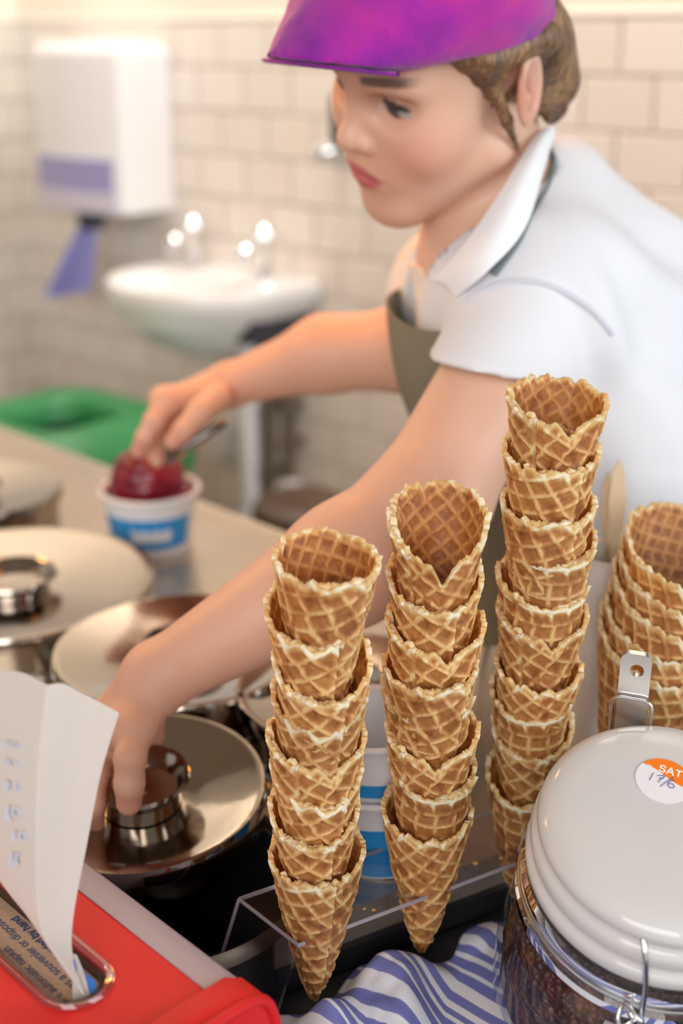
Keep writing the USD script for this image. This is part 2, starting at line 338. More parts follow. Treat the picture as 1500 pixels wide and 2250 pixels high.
# pipes under the basin
def wall_pipe(name, px, y0, y1, s, r, m, lab, extra=None):
    ta, za = wall_frame(px, y0, s); tb_, zb_ = wall_frame(px, y1, s)
    p = thing(name, wall_point((ta + tb_) / 2, s, 0), RW, label=lab, cat='pipe')
    obj('pipe', tube([(0, 0, min(zb_, za)), (0, 0, (za + zb_) / 2), (0, 0, max(za, zb_))], r, 16), m, p)
    for zc in (za - 0.15, zb_ + 0.12):
        obj('clip', T(lathe([(r, -0.012), (r + 0.006, -0.010), (r + 0.006, 0.010), (r, 0.012)], 20), (0, 0, zc)), m, p)
        obj('clip_arm', box((-0.008, 0.0, zc - 0.008), (0.008, s - 0.0115, zc + 0.008)), m, p)
    return p
wall_pipe('waste_pipe', 547, 740, 1240, 0.10, 0.021, white_plastic, 'thick white waste pipe running down from the basin')
brown = plain('aged_pipe', (0.16, 0.125, 0.085), 0.5, 0.3)
wall_pipe('supply_pipe', 588, 745, 1150, 0.075, 0.0155, brown, 'dark bronze supply pipe next to the white waste pipe')
wall_pipe('supply_pipe', 632, 745, 1090, 0.06, 0.0125, brown, 'thinner dark supply pipe, right of the other pipes')
tv, zv = wall_frame(640, 1085, 0.07)
obj('valve', T(cat(T(lathe([(0, 0.03), (0.02, 0.028), (0.026, 0.01), (0.026, -0.014), (0.018, -0.03), (0, -0.03)], 24)), T(lathe([(0, 0.035), (0.016, 0.033), (0.016, -0.033), (0, -0.035)], 20), (0, -0.01, 0), axes((1, 0, 0), (0, 0, 1)))), wall_point(tv, 0.07, zv), RW), white_plastic, label='small white valve at the foot of the thin pipe', cat='valve')
# brown stool behind the counter, only its rounded seat edge shows
q = at(625, 1115, 2.3)
st = thing('stool', (q[0] + 0.03, q[1] + 0.05, 0), label='low stool with a dark brown round seat below the pipes', cat='stool')
zs = q[2]; brown_wood = plain('brown_wood', (0.055, 0.028, 0.016), 0.5, noise=(12, (0.09, 0.05, 0.028)))
obj('seat', T(lathe([(0, 0.0), (0.07, 0.0), (0.09, -0.012), (0.095, -0.03), (0.088, -0.048), (0.06, -0.055), (0, -0.055)], 48), (0, 0, zs)), brown_wood, st)
for k in range(4):
    a = math.pi / 4 + k * math.pi / 2
    obj('leg', tube([(0.06 * math.cos(a), 0.06 * math.sin(a), zs - 0.05), (0.10 * math.cos(a), 0.10 * math.sin(a), zs / 2), (0.15 * math.cos(a), 0.15 * math.sin(a), 0)], 0.016, 12), brown_wood, st)
# green recycling bin with an open-top lid
gb = at(125, 915, 2.45)
gbx = thing('recycling_bin', (gb[0], gb[1], 0), np.stack([np.r_[WA, 0], np.r_[WB, 0], [0, 0, 1]], 1), label='green recycling bin with a hole in its domed lid', cat='bin')
zt = gb[2]
lidp = []
ho, no = 0.088, 72
an = np.linspace(0, 2 * np.pi, no, endpoint=False)
def sq(a, w, d, p=4.0): c, s = np.cos(a), np.sin(a); r = (np.abs(c / w) ** p + np.abs(s / d) ** p) ** (-1 / p); return np.stack([r * c, r * s], -1)
W_, D_ = 0.225, 0.22
lr = [(1.0, -0.10), (1.02, -0.055), (1.0, -0.045), (0.93, -0.02), (0.72, 0.012), (0.52, 0.022), (0.44, 0.012), (0.40, -0.012), (0.385, -0.05)]
P = np.array([np.c_[sq(an, W_, D_, 3.6) * s + (np.array([0.065, -0.03]) * (1 - s) * 1.0), np.full(no, z)] for s, z in lr])
obj('lid', T(grid_mesh(P, closed_v=True), (0, 0, zt)), green_plastic, gbx, smooth=40)
P = np.array([np.c_[sq(an, W_ * k, D_ * k, 3.6), np.full(no, z)] for k, z in ((0.001, 0.01), (0.78, 0.01), (0.80, 0.03), (0.97, zt - 0.075), (0.99, zt - 0.07), (0.99, zt - 0.062))])
obj('body', grid_mesh(P, closed_v=True), green_plastic, gbx, smooth=40)
obj('hole_liner', T(grid_mesh(np.array([np.c_[sq(an, W_, D_, 3.6) * s + np.array([0.0400, -0.01845]), np.full(no, z)] for s, z in ((0.384, -0.03), (0.384, -0.12), (0.001, -0.12))]), closed_v=True), (0, 0, zt)), black_well, gbx)  # black cup closing the hole, its inner darkness painted
hp = smooth_path([(-0.20, -0.19, -0.04), (-0.22, -0.255, -0.01), (-0.10, -0.285, 0.0), (0.06, -0.285, 0.0), (0.2, -0.25, -0.015), (0.2, -0.19, -0.04)], 40)
obj('lid_handle', T(tube(hp, 0.016, 14), (0, 0, zt)), green_plastic, gbx)
# white box on the wall behind the hand
tq, zq = wall_frame(484, 962, 0.03)
bt = thing('socket_box', wall_point(tq, 0, zq), RW, label='small white box on the tiled wall just right of the scooping hand', cat='socket')
obj('case', box((-0.024, -0.045, -0.045), (0.026, -0.0115, 0.04), 0.005), white_plastic, bt)
obj('cover_screw', T(lathe([(0, 0.002), (0.004, 0.001), (0.004, 0)], 12), (0, -0.045, 0), axes((0, -1, 0))), chrome, bt)
# black and chrome fixture on the wall beyond the face
tf, zf = wall_frame(735, 280, 0.03)
fx = thing('wall_fixture', wall_point(tf, 0.0, zf), RW, label='black wall fixture with a chrome knob beyond the nose', cat='fixture')
obj('back_plate', box((-0.014, -0.032, -0.05), (0.03, -0.0115, 0.062), 0.004), dark_plastic, fx)
obj('knob', T(lathe([(0, 0.05), (0.016, 0.046), (0.022, 0.032), (0.018, 0.016), (0.010, 0.0), (0, 0.0)], 24), (0.0, -0.03, -0.045), axes((0, -1, 0))), chrome, fx)
obj('arm', tube([(-0.045, -0.045, -0.046), (-0.02, -0.045, -0.046), (0.03, -0.045, -0.046)], 0.009, 12), chrome, fx)
# ------------------------------------------------------------------ counter, ice cream wells and lids
ZW, ZL = 0.96, 0.918                                   # worktop and the lower ledge in front of it
E0, E1 = onz(0, 940, ZW)[:2], onz(590, 1160, ZW)[:2]
CA = (E1 - E0) / np.linalg.norm(E1 - E0); CB = np.array([-CA[1], CA[0]])  # along the staff edge; CB towards the wall
FL, FR = onz(655, 2073, 0.99)[:2], onz(1165, 1882, 0.99)[:2]
RE = (FR - FL) / np.linalg.norm(FR - FL); RN = np.array([-RE[1], RE[0]])  # along the rack; RN away from the viewer
HOLES = [(335, 1925, 0.104), (400, 1535, 0.114), None, (-50, 1160, 0.105), (775, 1625, 0.100)]
BIG = onz(30, 1318, 0.985)
NHC = FL + RN * (0.048 + 0.090) + RE * -0.036
holes = [(NHC, 0.104) if h and h[0] == 335 else (BIG[:2], 0.146) if h is None else (onz(h[0], h[1], ZW)[:2], h[2]) for h in HOLES]
back_line = FL + RN * 0.048
corner = lambda u, v: back_line + RE * u + RN * v
def meet(p, d, q, e):
    k = np.linalg.solve(np.stack([d, -e], 1), q - p); return p + d * k[0]
c_near_left = corner(-1.2, 0); c_near_right = corner(0.60, 0)
far = lambda s: E1 + CA * s
p_far_left = far(-1.5); p_far_right = far(0.62)
NBX = onz(455, 2180, 1.03)[:2]; notch = Polygon([NBX + np.array([0.7071, -0.7071]) * a + np.array([0.7071, 0.7071]) * b for a, b in ((-0.8, -0.8), (-0.8, 0.040), (0.06, 0.040), (0.06, -0.8))])
slotp = Polygon([corner(-0.30, -0.01), corner(0.006, -0.01), corner(0.006, 0.030), corner(-0.30, 0.030)])
top = Polygon([c_near_left, c_near_right, p_far_right, p_far_left]).difference(notch).difference(slotp)
top = max(getattr(top, 'geoms', [top]), key=lambda g: g.area)
topc = top
for c, r in holes: topc = topc.difference(Point(*c).buffer(r * 0.92, quad_segs=20))
cnt = thing('ice_cream_counter', (0, 0, 0), label='stainless steel ice cream counter with round lidded wells', cat='counter')
obj('worktop', T(extrude(topc, 0.028), (0, 0, ZW - 0.028)), work_steel, cnt)
inner = top.buffer(-0.012)
obj('cabinet', T(extrude(inner, 0.60), (0, 0, 0.0)), dark_steel, cnt)
obj('cabinet_front', cat(*[T(trimesh.creation.box((np.linalg.norm(b - a), 0.012, ZW - 0.628)), ((a[0] + b[0]) / 2, (a[1] + b[1]) / 2, (ZW - 0.028 + 0.6) / 2), rotz(math.atan2(b[1] - a[1], b[0] - a[0]))) for a, b in [(np.array(p_), np.array(q_)) for p_, q_ in zip(top.exterior.coords[:-1], top.exterior.coords[1:])]]), dark_steel, cnt)
eb = tube([(*far(-1.5), ZW - 0.012), (*far(-0.4), ZW - 0.012), (*far(0.62), ZW - 0.012)], 0.013, 14)
obj('edge_roll', eb, work_steel, cnt)
for (c, r) in holes:
    w = obj('well', T(lathe([(r * 0.92, 0.0), (r * 0.915, -0.05), (r * 0.90, -0.27), (0, -0.275)], 64), (*c, ZW - 0.001)), black_well, cnt)
    obj('well_rim', T(lathe([(r * 0.93, -0.006), (r * 0.93, 0.006), (r * 0.955, 0.010), (r * 0.985, 0.006), (r * 1.0, 0.0)], 96), (*c, ZW)), brown_rim if np.allclose(c, NHC) else lid_steel, w)
def make_lid(name, c, z, r, label, tilt=None, deep=0.032, kf=0.32, kz=0.010):
    rot = np.eye(3) if tilt is None else axes(tilt)
    t = thing(name, (*c, z), rot, label=label, cat='lid', group='round steel lids of the ice cream wells')
    k = kf * r
    obj('disc', lathe([(0, -0.004), (k * 0.9, -0.004), (k * 1.3, 0.0), (r * 0.80, 0.006), (r * 0.93, 0.010), (r * 0.985, 0.010), (r, 0.006), (r * 1.004, 0.0), (r, -0.004), (r * 0.975, -0.006), (r * 0.955, -0.007), (r * 0.95, -deep + 0.002), (r * 0.93, -deep), (r * 0.92, -0.008), (0, -0.010)], 128), lid_steel, t)
    obj('grip', lathe([(k * 0.80, -0.003), (k * 0.78, kz * 0.5), (k * 0.93, kz), (k * 1.0, kz + 0.003), (k * 0.97, kz + 0.006), (k * 0.90, kz + 0.004), (k * 0.72, kz * 0.45), (k * 0.55, 0.006), (0, 0.004)], 96), lid_steel, t, label='raised cup-shaped grip')
    return t
lc = onz(285, 1765, 0.995) + np.array([0.008, 0.008, 0])
NEAR_LID_TILT = (-0.02, -0.10, 1.0)
make_lid('well_lid', lc[:2], 0.995, 0.097, 'steel lid being lifted by the hand next to the napkin', NEAR_LID_TILT, kf=0.40, kz=0.016)
make_lid('well_lid', holes[1][0], ZW + 0.045, 0.118, 'steel well lid partly hidden under the forearm, second nearest')
make_lid('well_lid', holes[2][0], 1.0, 0.150, 'large shiny steel lid in front of the sorbet cup at the left edge', None, 0.034)
make_lid('well_lid', holes[3][0], ZW + 0.045, 0.110, 'steel lid farthest back at the left edge of the picture')
make_lid('well_lid', holes[4][0], ZW + 0.045, 0.104, 'steel lid mostly hidden behind the left and middle stacks of cones')
# sorbet cup
cc = onz(335, 1197, ZW)
paper = plain('cup_paper', (0.82, 0.84, 0.88), 0.4)
cup_blue = plain('cup_blue', (0.02, 0.30, 0.72), 0.4)
def paper_cup(name, loc, rot, rt, rb, h, label, band=(0.12, 0.70), arc=(-2.6, -0.35), mat_=cup_blue, group=None):
    t = thing(name, loc, rot, label=label, cat='cup', group=group)
    obj('body', lathe([(0, 0.004), (rb - 0.001, 0.004), (rb - 0.001, 0.0), (rb, 0.0), (rt, h - 0.006), (rt + 0.003, h - 0.005), (rt + 0.0045, h - 0.001), (rt + 0.002, h + 0.002), (rt - 0.0015, h), (rt - 0.003, h - 0.012), (rb - 0.002, 0.007), (0, 0.007)], 72), paper, t)
    a = np.linspace(*arc, 40); z = np.linspace(band[0], band[1], 6)
    rr = lambda q: rb + (rt - rb) * q + 0.0006
    P = np.array([[(rr(q) * math.cos(x), rr(q) * math.sin(x), q * h) for q in z] for x in a])
    obj('printed_band', sheet(P, 0.0006), mat_, t, label='blue printed band')
    return t
cr = 210 / 2 * np.linalg.norm((cc - EYE) @ CF) / FPX
cup = paper_cup('paper_cup', cc, None, cr * 0.97, cr * 0.80, cr * 1.28, 'white paper cup with a blue band, holding the red sorbet', (0.16, 0.68), (-2.75, -0.45))
# white brush lettering on the band, too blurred in the photograph to read
rr = lambda q: cr * 0.80 + (cr * 0.17) * q + 0.0012
st_ = []
for k in range(7):
    a0 = -1.85 + k * 0.13
    for (da, q0, q1) in ((0.0, 0.30, 0.52), (0.05, 0.33, 0.50)):
        pts = [(rr(q) * math.cos(a0 + da + 0.03 * math.sin(q * 20)), rr(q) * math.sin(a0 + da + 0.03 * math.sin(q * 20)), q * cr * 1.28) for q in np.linspace(q0, q1 - 0.04 * (k % 2), 6)]
        st_.append(tube(pts, 0.0019, 6))
obj('print', cat(*st_), paper, cup, label='white blurred lettering')
# sorbet ball
sor = trimesh.creation.icosphere(5, 1.0); v = sor.vertices
n1 = meshkit.fbm(v * 2.2 + 5, 4, 3) - 0.5; n2 = meshkit.fbm(v * np.array([2, 2, 9]) + 9, 3, 5) - 0.5
v = v * (1 + 0.12 * n1 + 0.10 * n2)[:, None] * np.array([1.0, 1.0, 0.92])
sr = 80 * (cc - EYE) @ CF / FPX
sorbet_mat = mat('raspberry_sorbet', {'tc': ('texture_coordinate', {}), 'n': ('noise_texture', {'scale': 22.0, 'detail': 5.0}), 'r': ('rgb_ramp', {'ramp': [(0.3, (0.09, 0.001, 0.008)), (0.55, (0.22, 0.003, 0.02)), (0.75, (0.33, 0.012, 0.045))]}), 'b': ('bump', {'distance': 0.003, 'strength': 0.7}), 'p': ('principled_bsdf', {'roughness': 0.28, 'subsurface_weight': 0.25, 'subsurface_scale': 0.006})},
                 [('tc.object', 'n.vector'), ('n.fac', 'r.fac'), ('r.color', 'p.base_color'), ('n.fac', 'b.height'), ('b.normal', 'p.normal')], 'p.BSDF')
sb = thing('sorbet_scoop', cc + np.array([-0.002, 0, cr * 1.28 + sr * 0.25]), label='ball of dark red raspberry sorbet in the paper cup', cat='sorbet')
obj('ball', trimesh.Trimesh(v * sr, sor.faces, process=False), sorbet_mat, sb, smooth=True)
a = np.linspace(0, 2 * np.pi, 60, endpoint=False)
sk = np.stack([np.cos(a) * sr * 0.98 * (1 + 0.06 * np.sin(5 * a)), np.sin(a) * sr * 0.98 * (1 + 0.05 * np.cos(4 * a)), np.full(60, -sr * 0.42)], -1)
obj('skirt', tube(sk, sr * 0.16 * (1 + 0.25 * np.sin(7 * a + 1)), 12, closed=True), sorbet_mat, sb, smooth=True)
# lower ledge in front of the wells
ledge = Polygon([corner(-1.2, -0.012), corner(0.60, -0.012), corner(0.60, -0.585), corner(-1.2, -0.585)]).union(notch.buffer(-0.003).intersection(Polygon([c_near_left, c_near_right, p_far_right, p_far_left])))
lg = thing('front_ledge', (0, 0, 0), label='dark grey steel ledge in front of the wells, under the cone rack', cat='ledge')
obj('top', T(extrude(ledge, 0.02), (0, 0, ZL - 0.02)), dark_steel, lg)
obj('support', T(extrude(ledge.buffer(-0.04), ZL - 0.02), (0, 0, 0)), dark_steel, lg)
bar = lambda v: [(*corner(-0.25, v), ZL + 0.001), (*corner(0.0, v), ZL + 0.001), (*corner(0.085, v), ZL + 0.001)]
obj('ridge', tube(bar(-0.062), 0.0060, 14), dark_steel, lg, label='rounded ridge along the ledge')
# ------------------------------------------------------------------ waffle cones
CONE_EXP = 0.66
waffle = mat('baked_waffle', {'a': ('attribute', {'attribute': 'bake'}), 'tc': ('texture_coordinate', {}), 'oi': ('object_info', {}),
    'n': ('noise_texture', {'scale': 90.0, 'detail': 5.0, 'roughness': 0.65}), 'n2': ('noise_texture', {'scale': 700.0, 'detail': 3.0}),
    'ma': ('math', {'math_type': 'multiply_add', 'value2': 0.42, 'value3': -0.21}), 'ad': ('math', {'math_type': 'add'}),
    'r': ('rgb_ramp', {'ramp': [(0.0, (0.19, 0.055, 0.010)), (0.24, (0.40, 0.155, 0.042)), (0.5, (0.60, 0.30, 0.105)), (0.76, (0.76, 0.50, 0.225)), (1.0, (0.88, 0.74, 0.52))]}),
    'hv': ('map_range', {'from_min': 0.0, 'from_max': 1.0, 'to_min': 0.88, 'to_max': 1.08}), 'h': ('hsv', {'hue': 0.5, 'saturation': 1.0}),
    'b': ('bump', {'distance': 0.00045, 'strength': 0.7}), 'p': ('principled_bsdf', {'roughness': 0.55, 'subsurface_weight': 0.22, 'subsurface_scale': 0.003, 'subsurface_radius': (1.0, 0.45, 0.12)})},
    [('tc.object', 'n.vector'), ('tc.object', 'n2.vector'), ('n.fac', 'ma.value1'), ('a.fac', 'ad.value1'), ('ma.value', 'ad.value2'), ('ad.value', 'r.fac'),
     ('oi.random', 'hv.value'), ('hv.result', 'h.value'), ('r.color', 'h.color'), ('h.color', 'p.base_color'), ('n2.fac', 'b.height'), ('b.normal', 'p.normal')], 'p.BSDF')
def sstep(x, a, b): t = np.clip((x - a) / (b - a), 0, 1); return t * t * (3 - 2 * t)
def waffle_sheet(L, R, seed, dip, notch, seam, grid, cell=0.0112, expo=CONE_EXP, nu=330, nt=96, wraps=1.16):
    """A rolled waffle: thin sheet wound once and a bit, grid ridges outside and inside, ragged batter rim. seam: angle where the outer edge ends."""
    g = np.random.default_rng(seed); TAU = 0.0024; th = 0.0019
    u, t = np.meshgrid(np.linspace(0, 1, nu), np.linspace(0, 1, nt), indexing='ij')
    wig = lambda x, s: meshkit.fbm(np.stack([x, np.full_like(x, seed * 3.1 + s), np.zeros_like(x)], -1), 3, seed)
    Uend = 2 * np.pi * (wraps + 0.10 * (t - 0.5)) + 0.22 * (wig(t * 14, 1.0) - 0.5)
    ang = u * Uend; vmax_th = seam - Uend + ang                      # world angle
    front = -np.pi / 2
    ca = (1 + np.cos(vmax_th - front)) / 2
    rag = 0.040 * (meshkit.fbm(np.stack([np.cos(ang) * 7, np.sin(ang) * 7, ang * 0.9 + seed], -1), 3, seed + 3) - 0.5) * 2
    lip = 0.014 * np.abs(np.sin(ang * R * 3.14 / cell * 0.72 + seed))
    nd = np.angle(np.exp(1j * (vmax_th - front - notch[1])))
    vmax = 1.0 - dip * ca ** 1.2 + rag + lip - notch[0] * np.exp(-(nd / 0.22) ** 2)
    v = np.maximum(t * vmax, 0.0); v = 0.012 + 0.988 * v
    r0 = R * v ** expo
    off = TAU * sstep(ang, 2 * np.pi - 1.1, 2 * np.pi + 0.5)
    dev = (ang - np.pi) * R / L; X, Y = v * L * np.cos(dev), v * L * np.sin(dev)
    def lines(rot, c):
        q = (X * math.cos(rot) + Y * math.sin(rot)) / c + 50; d = np.abs(q - np.round(q)) * c; return np.exp(-(d / 0.00135) ** 4)
    ro = np.maximum(lines(grid, cell), lines(grid + math.pi / 2, cell)); ri = np.maximum(lines(grid + 0.9, cell * 0.85), lines(grid + 0.9 + math.pi / 2, cell * 0.85))
    P3 = np.stack([np.cos(ang) * 3, np.sin(ang) * 3, v * 9], -1)
    lump = meshkit.fbm(P3 * 1.6 + seed, 3, seed + 7) - 0.5
    fine = meshkit.fbm(np.stack([np.cos(ang) * 24, np.sin(ang) * 24, v * 60], -1), 2, seed + 9) - 0.5
    rimz = sstep(t, 0.925, 0.985); crush = sstep(meshkit.fbm(P3 * 1.3 + 40, 2, seed + 1), 0.52, 0.66)
    hgt = 0.0014 * ro * (1 - 0.6 * crush) * (1 - 0.6 * rimz) + 0.0010 * rimz * (0.5 + meshkit.fbm(np.stack([ang * 9, t * 0, t * 0 + seed], -1), 2, 2)) + 0.0016 * lump + 0.0004 * fine
    edge_u = np.minimum(1.0, (1 - u) * Uend * R / 0.0045)
    def place(rad): return np.stack([np.cos(vmax_th) * rad, np.sin(vmax_th) * rad, v * L], -1)
    O = place(np.maximum(r0 + off + hgt, 0.0012)); I = place(np.maximum(r0 + off - th - 0.0006 * ri + 0.0016 * lump - 0.0005 * rimz * fine, 0.0006))
    n = nu * nt
    m1 = grid_mesh(O).faces; m2 = grid_mesh(I).faces[:, ::-1] + n
    ring = [(i, nt - 1) for i in range(nu)]; ii = lambda i, j: i * nt + j; e = []
    for a, b in zip(ring[:-1], ring[1:]): e += [[ii(*a), ii(*b), ii(*b) + n], [ii(*a), ii(*b) + n, ii(*a) + n]]
    for i, fl in ((0, 1), (nu - 1, 0)):
        for j in range(nt - 1):
            q = [[ii(i, j), ii(i, j + 1), ii(i, j + 1) + n], [ii(i, j), ii(i, j + 1) + n, ii(i, j) + n]]; e += [x[::-1] for x in q] if fl else q
    V = np.vstack([O.reshape(-1, 3), I.reshape(-1, 3)]); Fc = np.vstack([m1, m2, np.array(e)])
    Fc = Fc[:, ::-1]
    mott = meshkit.fbm(P3 * 2.3 + 11, 3, seed + 13) - 0.5
    bo = 0.24 + 0.38 * ro * (1 - 0.5 * crush) + 0.50 * rimz + 0.34 * mott + 0.25 * (1 - edge_u) - 0.12 * crush
    bi = 0.12 + 0.26 * ri + 0.50 * sstep(t, 0.965, 1.0) + 0.5 * mott * sstep(v, 0.4, 1.0) - 0.10 * (1 - v)  # inner skin painted darker, more so towards the tip
    return trimesh.Trimesh(V, Fc, process=False), np.r_[bo.ravel(), bi.ravel()]
CONE_L, CONE_R = 0.120, 0.0312
kinds = [  # dip at the front, notch (depth, angle), seam angle, grid turn
    dict(dip=0.08, notch=(0.0, 0), seam=-0.9, grid=0.55), dict(dip=0.20, notch=(0.02, 0.2), seam=-1.05, grid=0.50), dict(dip=0.13, notch=(0.07, 0.15), seam=-2.2, grid=0.25),
    dict(dip=0.09, notch=(0.0, 0), seam=-1.0, grid=0.62), dict(dip=0.21, notch=(0.0, 0), seam=-1.2, grid=0.18), dict(dip=0.14, notch=(0.03, -0.3), seam=-0.5, grid=0.85), dict(dip=0.08, notch=(0.02, 0.5), seam=2.6, grid=0.7)]
protos = [waffle_sheet(CONE_L, CONE_R, 11 + k, **kd) for k, kd in enumerate(kinds)]
tall = waffle_sheet(CONE_L, CONE_R, 31, dip=0.29, notch=(0.10, 0.1), seam=-2.3, grid=0.35)   # the deep open one on the middle stack
cone_first = {}
def put_cone(k, loc, rot, scale, label, group):
    name = 'waffle_cone'
    R_ = np.asarray(rot) * scale
    if k not in cone_first:
        t = thing(name, loc, R_, label=label, cat='waffle cone', group=group)
        m, b = tall if k == 'tall' else protos[k]
        obj('wafer', m, waffle, t, attr={'bake': b}); cone_first[k] = t
    else:
        t = thing(name, loc, R_, label=label, cat='waffle cone', group=group)
        t.GetReferences().AddInternalReference(cone_first[k].GetPath().AppendChild('wafer').GetParentPath()); t.SetInstanceable(True)
        for q in ('label',): t.SetCustomDataByKey(q, label)
    return t
ZP = 0.990                                             # top of the clear rack
STACKS = {  # tip pixel, top-of-stack pixel, rim fronts from the top, kinds
    'left': ((692, 2192), (706, 1232), [1292, 1430, 1544, 1621, 1712, 1788, 1868, 1926], [0, 1, 4, 1, 2, 1, 4, 3]),
    'middle': ((925, 2092), (964, 1165), [1268, 1358, 1452, 1517, 1597, 1682, 1757, 1832], ['tall', 4, 2, 0, 5, 2, 5, 6]),
    'right': ((1138, 1990), (1222, 888), [955, 1037, 1150, 1250, 1347, 1422, 1520, 1593, 1677, 1740], [2, 3, 0, 5, 5, 2, 6, 5, 4, 5])}
ordinal = ['topmost', 'second', 'third', 'fourth', 'fifth', 'sixth', 'seventh', 'eighth', 'ninth', 'lowest']
hole_pts = []
for sname, (tip_px, top_px, rims, ks) in STACKS.items():
    tip = onz(*tip_px, 0.926)
    # stack axis: upright, with the small lean the photograph shows
    zc = 0.926 + 0.16; best = None
    top_at = lambda z: tip + np.array([lean, 0.0, 1.0]) * (z - tip[2])
    for lean in np.linspace(-0.06, 0.12, 91):
        z_ = np.linspace(1.0, 1.5, 200); pr = np.array([pix(tip + np.array([lean, 0.0, 1.0]) * (z - tip[2]))[:2] for z in z_])
        k = np.argmin(np.abs(pr[:, 1] - top_px[1])); e = abs(pr[k, 0] - top_px[0])
        if best is None or e < best[0]: best = (e, lean)
    lean = best[1]; ax = np.array([lean, 0.0, 1.0]); ax /= np.linalg.norm(ax)
    hole_pts.append(tip + ax * (ZP - tip[2]) / ax[2])
    n = len(rims); sr_ = np.random.default_rng(len(sname))
    for i, (yr, k) in enumerate(zip(rims, ks)):
        kd = dict(dip=0.29, notch=(0.10, 0.1)) if k == 'tall' else kinds[k]
        sc = 1.07 - 0.10 * i / (n - 1)
        frac = 1 - kd['dip'] - 0.5 * kd['notch'][0]
        hs = np.linspace(0.0, 0.45, 900)
        fr = np.array([pix(tip + ax * (h + CONE_L * sc * frac) + np.array([0, -1, 0]) * CONE_R * sc * frac ** CONE_EXP)[1] for h in hs])
        h = hs[np.argmin(np.abs(fr - yr))]
        if i == n - 1:
            h = 0.0; scs = np.linspace(0.96, 1.02, 40)
            sc = scs[np.argmin([abs(pix(tip + ax * CONE_L * q * frac + np.array([0, -1, 0]) * CONE_R * q * frac ** CONE_EXP)[1] - yr) for q in scs])]
        az = ax + np.array([sr_.uniform(-0.03, 0.03), sr_.uniform(-0.03, 0.03), 0]) * (0 if i == n - 1 else 1)
        rot = axes(az) @ rotz(sr_.uniform(-0.22, 0.22))
        lab = {'topmost': 'open mouth showing its lattice', 'lowest': 'whose tip hangs below the rack'}
        o_ = 'topmost' if i == 0 else 'lowest' if i == n - 1 else ordinal[i] + ' from the top'
        put_cone(k, tip + ax * h, rot, sc, '%s waffle cone in the %s stack%s' % (o_, sname, {0: ', its open mouth showing', n - 1: ', its tip through the rack'}.get(i, '')), 'waffle cones stacked in the clear rack')
# large waffle cones leaning at the right edge
BL_, BR_ = 0.165, 0.0565
big = waffle_sheet(BL_, BR_, 51, dip=0.26, notch=(0.0, 0), seam=1.9, grid=0.05, cell=0.0115, expo=0.72, nu=300, nt=110)
bfirst = None
bt0, bt1 = at(1352, 1760, 1.0), at(1520, 1222, 0.965)
bax = (bt1 - bt0) / np.linalg.norm(bt1 - bt0)
nbig = 5
words = ['top', 'second', 'third', 'fourth', 'bottom']
for i in range(nbig):
    p = bt1 - bax * (BL_ * 0.84 + i * 0.0185); rot = axes(bax + np.array([0.0, 0.0, 0]), (1, 0, 0)) @ rotz(-0.35 + 0.12 * (i % 3))
    lab = '%s one of the big waffle cones nested at the right edge behind the jar' % words[i]
    t = thing('large_waffle_cone', p, rot, label=lab, cat='waffle cone', group='big waffle cones nested behind the jar')
    if bfirst is None: obj('wafer', big[0], waffle, t, attr={'bake': big[1]}); bfirst = t
    else: t.GetReferences().AddInternalReference(bfirst.GetPath()); t.SetInstanceable(True); t.SetCustomDataByKey('label', lab)
# ------------------------------------------------------------------ clear rack
def clear_sheet(name, tint, gloss=0.03):
    # clear sheet: straight-through light plus a fresnel reflection on the faces that look outward
    return mat(name, {'t': ('transparent_bsdf', {'color': tint}), 's': ('glossy_bsdf', {'color': (0.95, 0.95, 0.95), 'roughness': gloss}), 'f': ('fresnel', {'IOR': 1.5}), 'g': ('geometry', {}), 'i': ('math', {'math_type': 'subtract', 'value1': 1.0}), 'x': ('math', {'math_type': 'multiply'}), 'm': ('mix_closure', {})},
               [('g.backfacing', 'i.value2'), ('i.value', 'x.value1'), ('f.fac', 'x.value2'), ('x.value', 'm.fac'), ('t.BSDF', 'm.closure1'), ('s.BSDF', 'm.closure2')], 'm.closure')
acrylic = clear_sheet('clear_acrylic', (0.92, 0.91, 0.94))
acrylic_edge = plain('acrylic_edge', (0.60, 0.56, 0.60), 0.15, 0.0, transmission_weight=0.5)  # pale strips put the bright look of clear edges into the colour
fl3 = np.r_[FL, ZP]; RX = np.stack([np.r_[RE, 0], np.r_[RN, 0], [0, 0, 1]], 1)
rack = thing('cone_rack', fl3, RX, label='clear acrylic rack holding three tall stacks of waffle cones', cat='rack')
loc_h = [(h - fl3) @ RX for h in hole_pts]
RLEN, RDEP = loc_h[2][0] + 0.075, 0.062
plate = Polygon([(0, 0), (RLEN, 0), (RLEN, RDEP), (-0.014, RDEP)])
pm = plate
for h in loc_h: pm = pm.difference(Point(h[0], h[1]).buffer(0.0222, quad_segs=24))
obj('plate', T(extrude(pm, 0.003), (0, 0, -0.003)), acrylic, rack)
for (a, b) in (((0, 0), (RLEN, 0)), ((0, 0), (-0.014, RDEP)), ((-0.014, RDEP), (RLEN, RDEP))):
    d = np.array(b) - np.array(a); L_ = np.linalg.norm(d)
    obj('polished_edge', T(trimesh.creation.box((L_, 0.0008, 0.0028)), ((a[0] + b[0]) / 2, (a[1] + b[1]) / 2, -0.0015), rotz(math.atan2(d[1], d[0]))), acrylic_edge, rack)
hz = ZP - ZL
